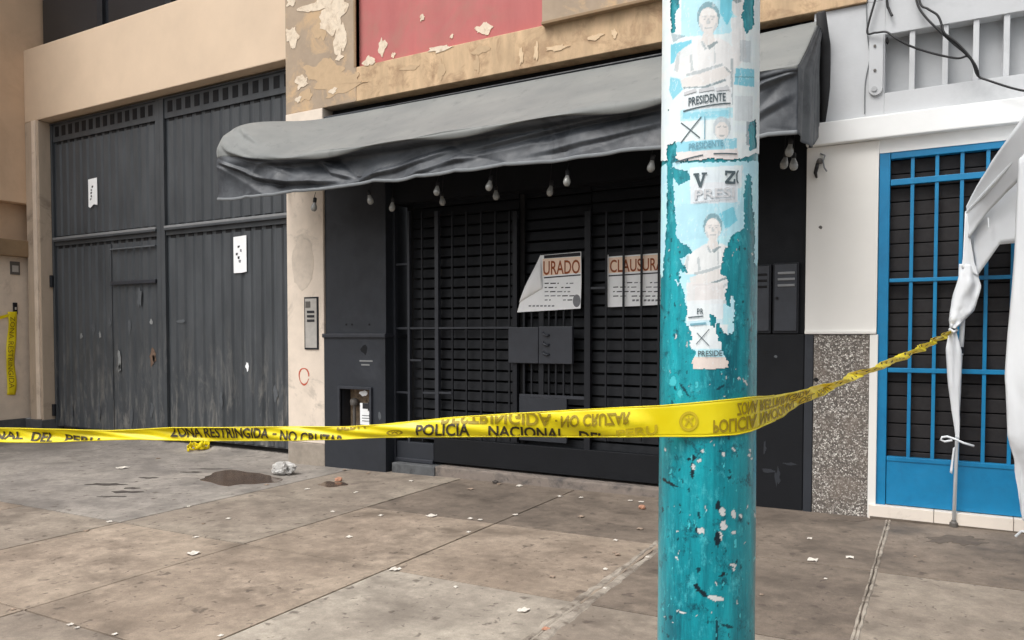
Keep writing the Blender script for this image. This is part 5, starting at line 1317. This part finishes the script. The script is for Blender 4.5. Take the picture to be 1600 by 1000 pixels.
def rubble(px, py, r0, mat, label, seed):
    p = onG(px, py); rr = random.Random(seed)
    bm = bmesh.new(); bmesh.ops.create_icosphere(bm, subdivisions=2, radius=r0)
    for v in bm.verts: v.co *= rr.uniform(.8, 1.2); v.co.z *= .6; v.co += Vector((p[0], p[1], p[2] + r0 * .45))
    me = bpy.data.meshes.new('rubble'); bm.to_mesh(me); bm.free(); me.materials.append(MATS[mat])
    o = bpy.data.objects.new('brick_chip', me); link(o); tag(o, label, 'rubble', 'bits of rubble')
rubble(529, 752, .04, 'rubble_red', 'pale red brick chip on the damp patch before the pilaster', 1)
rubble(1003, 795, .03, 'rubble_red', 'tan brick chip on the pavement just left of the pole', 2)
rubble(774, 755, .03, 'crack_dark', 'dark lump of dirt at the foot of the shop step', 3)
rubble(965, 868, .016, 'pebble', 'small grey pebble on the slab left of the mortar strip', 4)

# ================================================================== folded white canopy tent by the blue door
tn = thing('canopy_tent', 'white pop-up canopy with twisted cloth tied round its steel leg by the blue door', 'tent', onG(1490, 822))
foot = np.array(onG(1490, 822)); LY = foot[1] - .03
def tl(px, py, dy=0.0): return np.array(onY(px, py, LY + dy))
MB().tube([foot + [0, -.03, .01], tl(1497, 640), tl(1501, 550)], .013, 12).build('leg', 'steel', tn, smooth=True)
MB().tube([tl(1501, 555), tl(1503, 520), tl(1512, 330)], .017, 12).build('leg', 'white_cloth', tn, smooth=True)
MB().tube([tl(1500.5, 552), tl(1501.5, 542)], .021, 10).build('leg_clamp', 'black_metal', tn)
MB().lathe([(.028, 0), (.028, .03), (.018, .04), (.016, .05)], (foot[0], foot[1] - .03, foot[2] + .002), 14).build('leg_foot', 'plate_dark', tn)
def strip(name, left, right, n=40, wr=.01, seed=0, nv=10, mat='white_cloth', deep=0.0):
    """cloth between two edge lines given as (px, py, offset towards the street)"""
    L = np.array(left, float); Rr = np.array(right, float); tL, tR = np.linspace(0, 1, len(L)), np.linspace(0, 1, len(Rr))
    def fn(u, v):
        a = np.array([np.interp(u, tL, L[:, k]) for k in range(3)]); b = np.array([np.interp(u, tR, Rr[:, k]) for k in range(3)])
        P0, P1 = tl(a[0], a[1], a[2]), tl(b[0], b[1], b[2])
        P = P0 * (1 - v) + P1 * v
        d = wr * (math.sin(v * 9 + seed + u * 3) * .6 + 2 * (float(fbm(u * 7 + seed, v * 5, 13 + seed)) - .5)) + deep * math.sin(math.pi * v)
        return P + np.array([d * .3, -d, 0])
    return MB().grid(fn, n, nv).build(name, mat, tn, smooth=True, fixn=False, thick=.002)
strip('valance', [(1622, 150, -1.1), (1560, 235, -.6), (1526, 290, -.25), (1511, 322, -.06)], [(1640, 235, -1.1), (1590, 285, -.62), (1545, 330, -.25), (1513, 372, -.06)], 40, .016, 1)
strip('inner_cloth', [(1600, 262, -.50), (1560, 298, -.25), (1514, 352, -.02)], [(1604, 378, -.5), (1562, 382, -.25), (1526, 432, -.02)], 24, .006, 2)
strip('side_cloth', [(1512, 325, -.07), (1508, 350, -.06), (1507, 392, -.05), (1502, 418, -.05)], [(1516, 368, -.07), (1518, 385, -.06), (1522, 410, -.05), (1530, 432, -.05)], 16, .004, 3)
strip('twisted_cloth', [(1500, 412, -.03), (1498, 432, -.05), (1488, 470, -.06), (1482, 500, -.06), (1484, 512, -.05)], [(1524, 416, -.03), (1532, 448, -.03), (1522, 485, -.04), (1503, 505, -.05), (1492, 514, -.05)], 34, .016, 4, deep=.03)
strip('twisted_cloth', [(1483, 516, -.04), (1478, 545, -.06), (1481, 600, -.06), (1488, 650, -.05), (1493, 685, -.04)], [(1493, 516, -.04), (1503, 550, -.05), (1502, 600, -.05), (1500, 650, -.04), (1499, 686, -.04)], 34, .009, 5, deep=.02)
strip('twisted_cloth', [(1489, 700, -.03), (1484, 738, -.03)], [(1492, 698, -.03), (1488, 741, -.03)], 8, .002, 6, 3)
MB().tube([tl(1522, 697, -.05), tl(1505, 692, -.06), tl(1492, 686, -.06), tl(1480, 682, -.05), tl(1472, 683, -.05), tl(1470, 687, -.05), tl(1476, 690, -.05), tl(1488, 688, -.06)], .008, 8).build('tie_strap', 'white_cloth', tn, smooth=True)
MB().tube([tl(1484, 514, -.05), tl(1490, 519, -.075), tl(1495, 515, -.05)], .012, 8).build('cloth_knot', 'white_cloth', tn, smooth=True)
strip('curtain', [(1590, 250, -.9), (1584, 400, -.92), (1569, 590, -.95), (1573, 680, -.95), (1585, 720, -.93), (1592, 780, -.9), (1598, 812, -.88)], [(1722, 118, -1.45), (1735, 400, -1.4), (1725, 590, -1.35), (1705, 690, -1.3), (1665, 745, -1.15), (1622, 798, -.95), (1602, 817, -.9)], 70, .022, 7, 34)
B0, B2 = tl(1512, 332, -.05), tl(1724, 100, -1.5)
MB().tube([B0, B2], .014, 8).build('eave_bar', 'steel', tn)
MB().tube([B2 + [0, 0, .02], (B2[0], B2[1], gz(B2[0]) + .005)], .015, 10).build('leg', 'steel', tn, smooth=True)
MB().lathe([(.03, 0), (.03, .03), (.018, .04), (.016, .05)], (B2[0], B2[1], gz(B2[0]) + .002), 14).build('leg_foot', 'plate_dark', tn)
strip('roof_cloth', [(1512, 322, -.06), (1622, 188, -.8), (1722, 92, -1.5)], [(1720, 118, -.06), (1790, 70, -.7), (1860, 30, -1.4)], 24, .012, 8, 14)
MB().tube([tl(1587, 838, -.6), tl(1596, 830, -.62), tl(1606, 832, -.62)], .008, 6).build('tie_strap', 'white_cloth', tn)
MB().tube([tl(1544, 340, -.25), tl(1545, 355, -.25)], .005, 6).build('cloth_tag', 'white_cloth', tn)
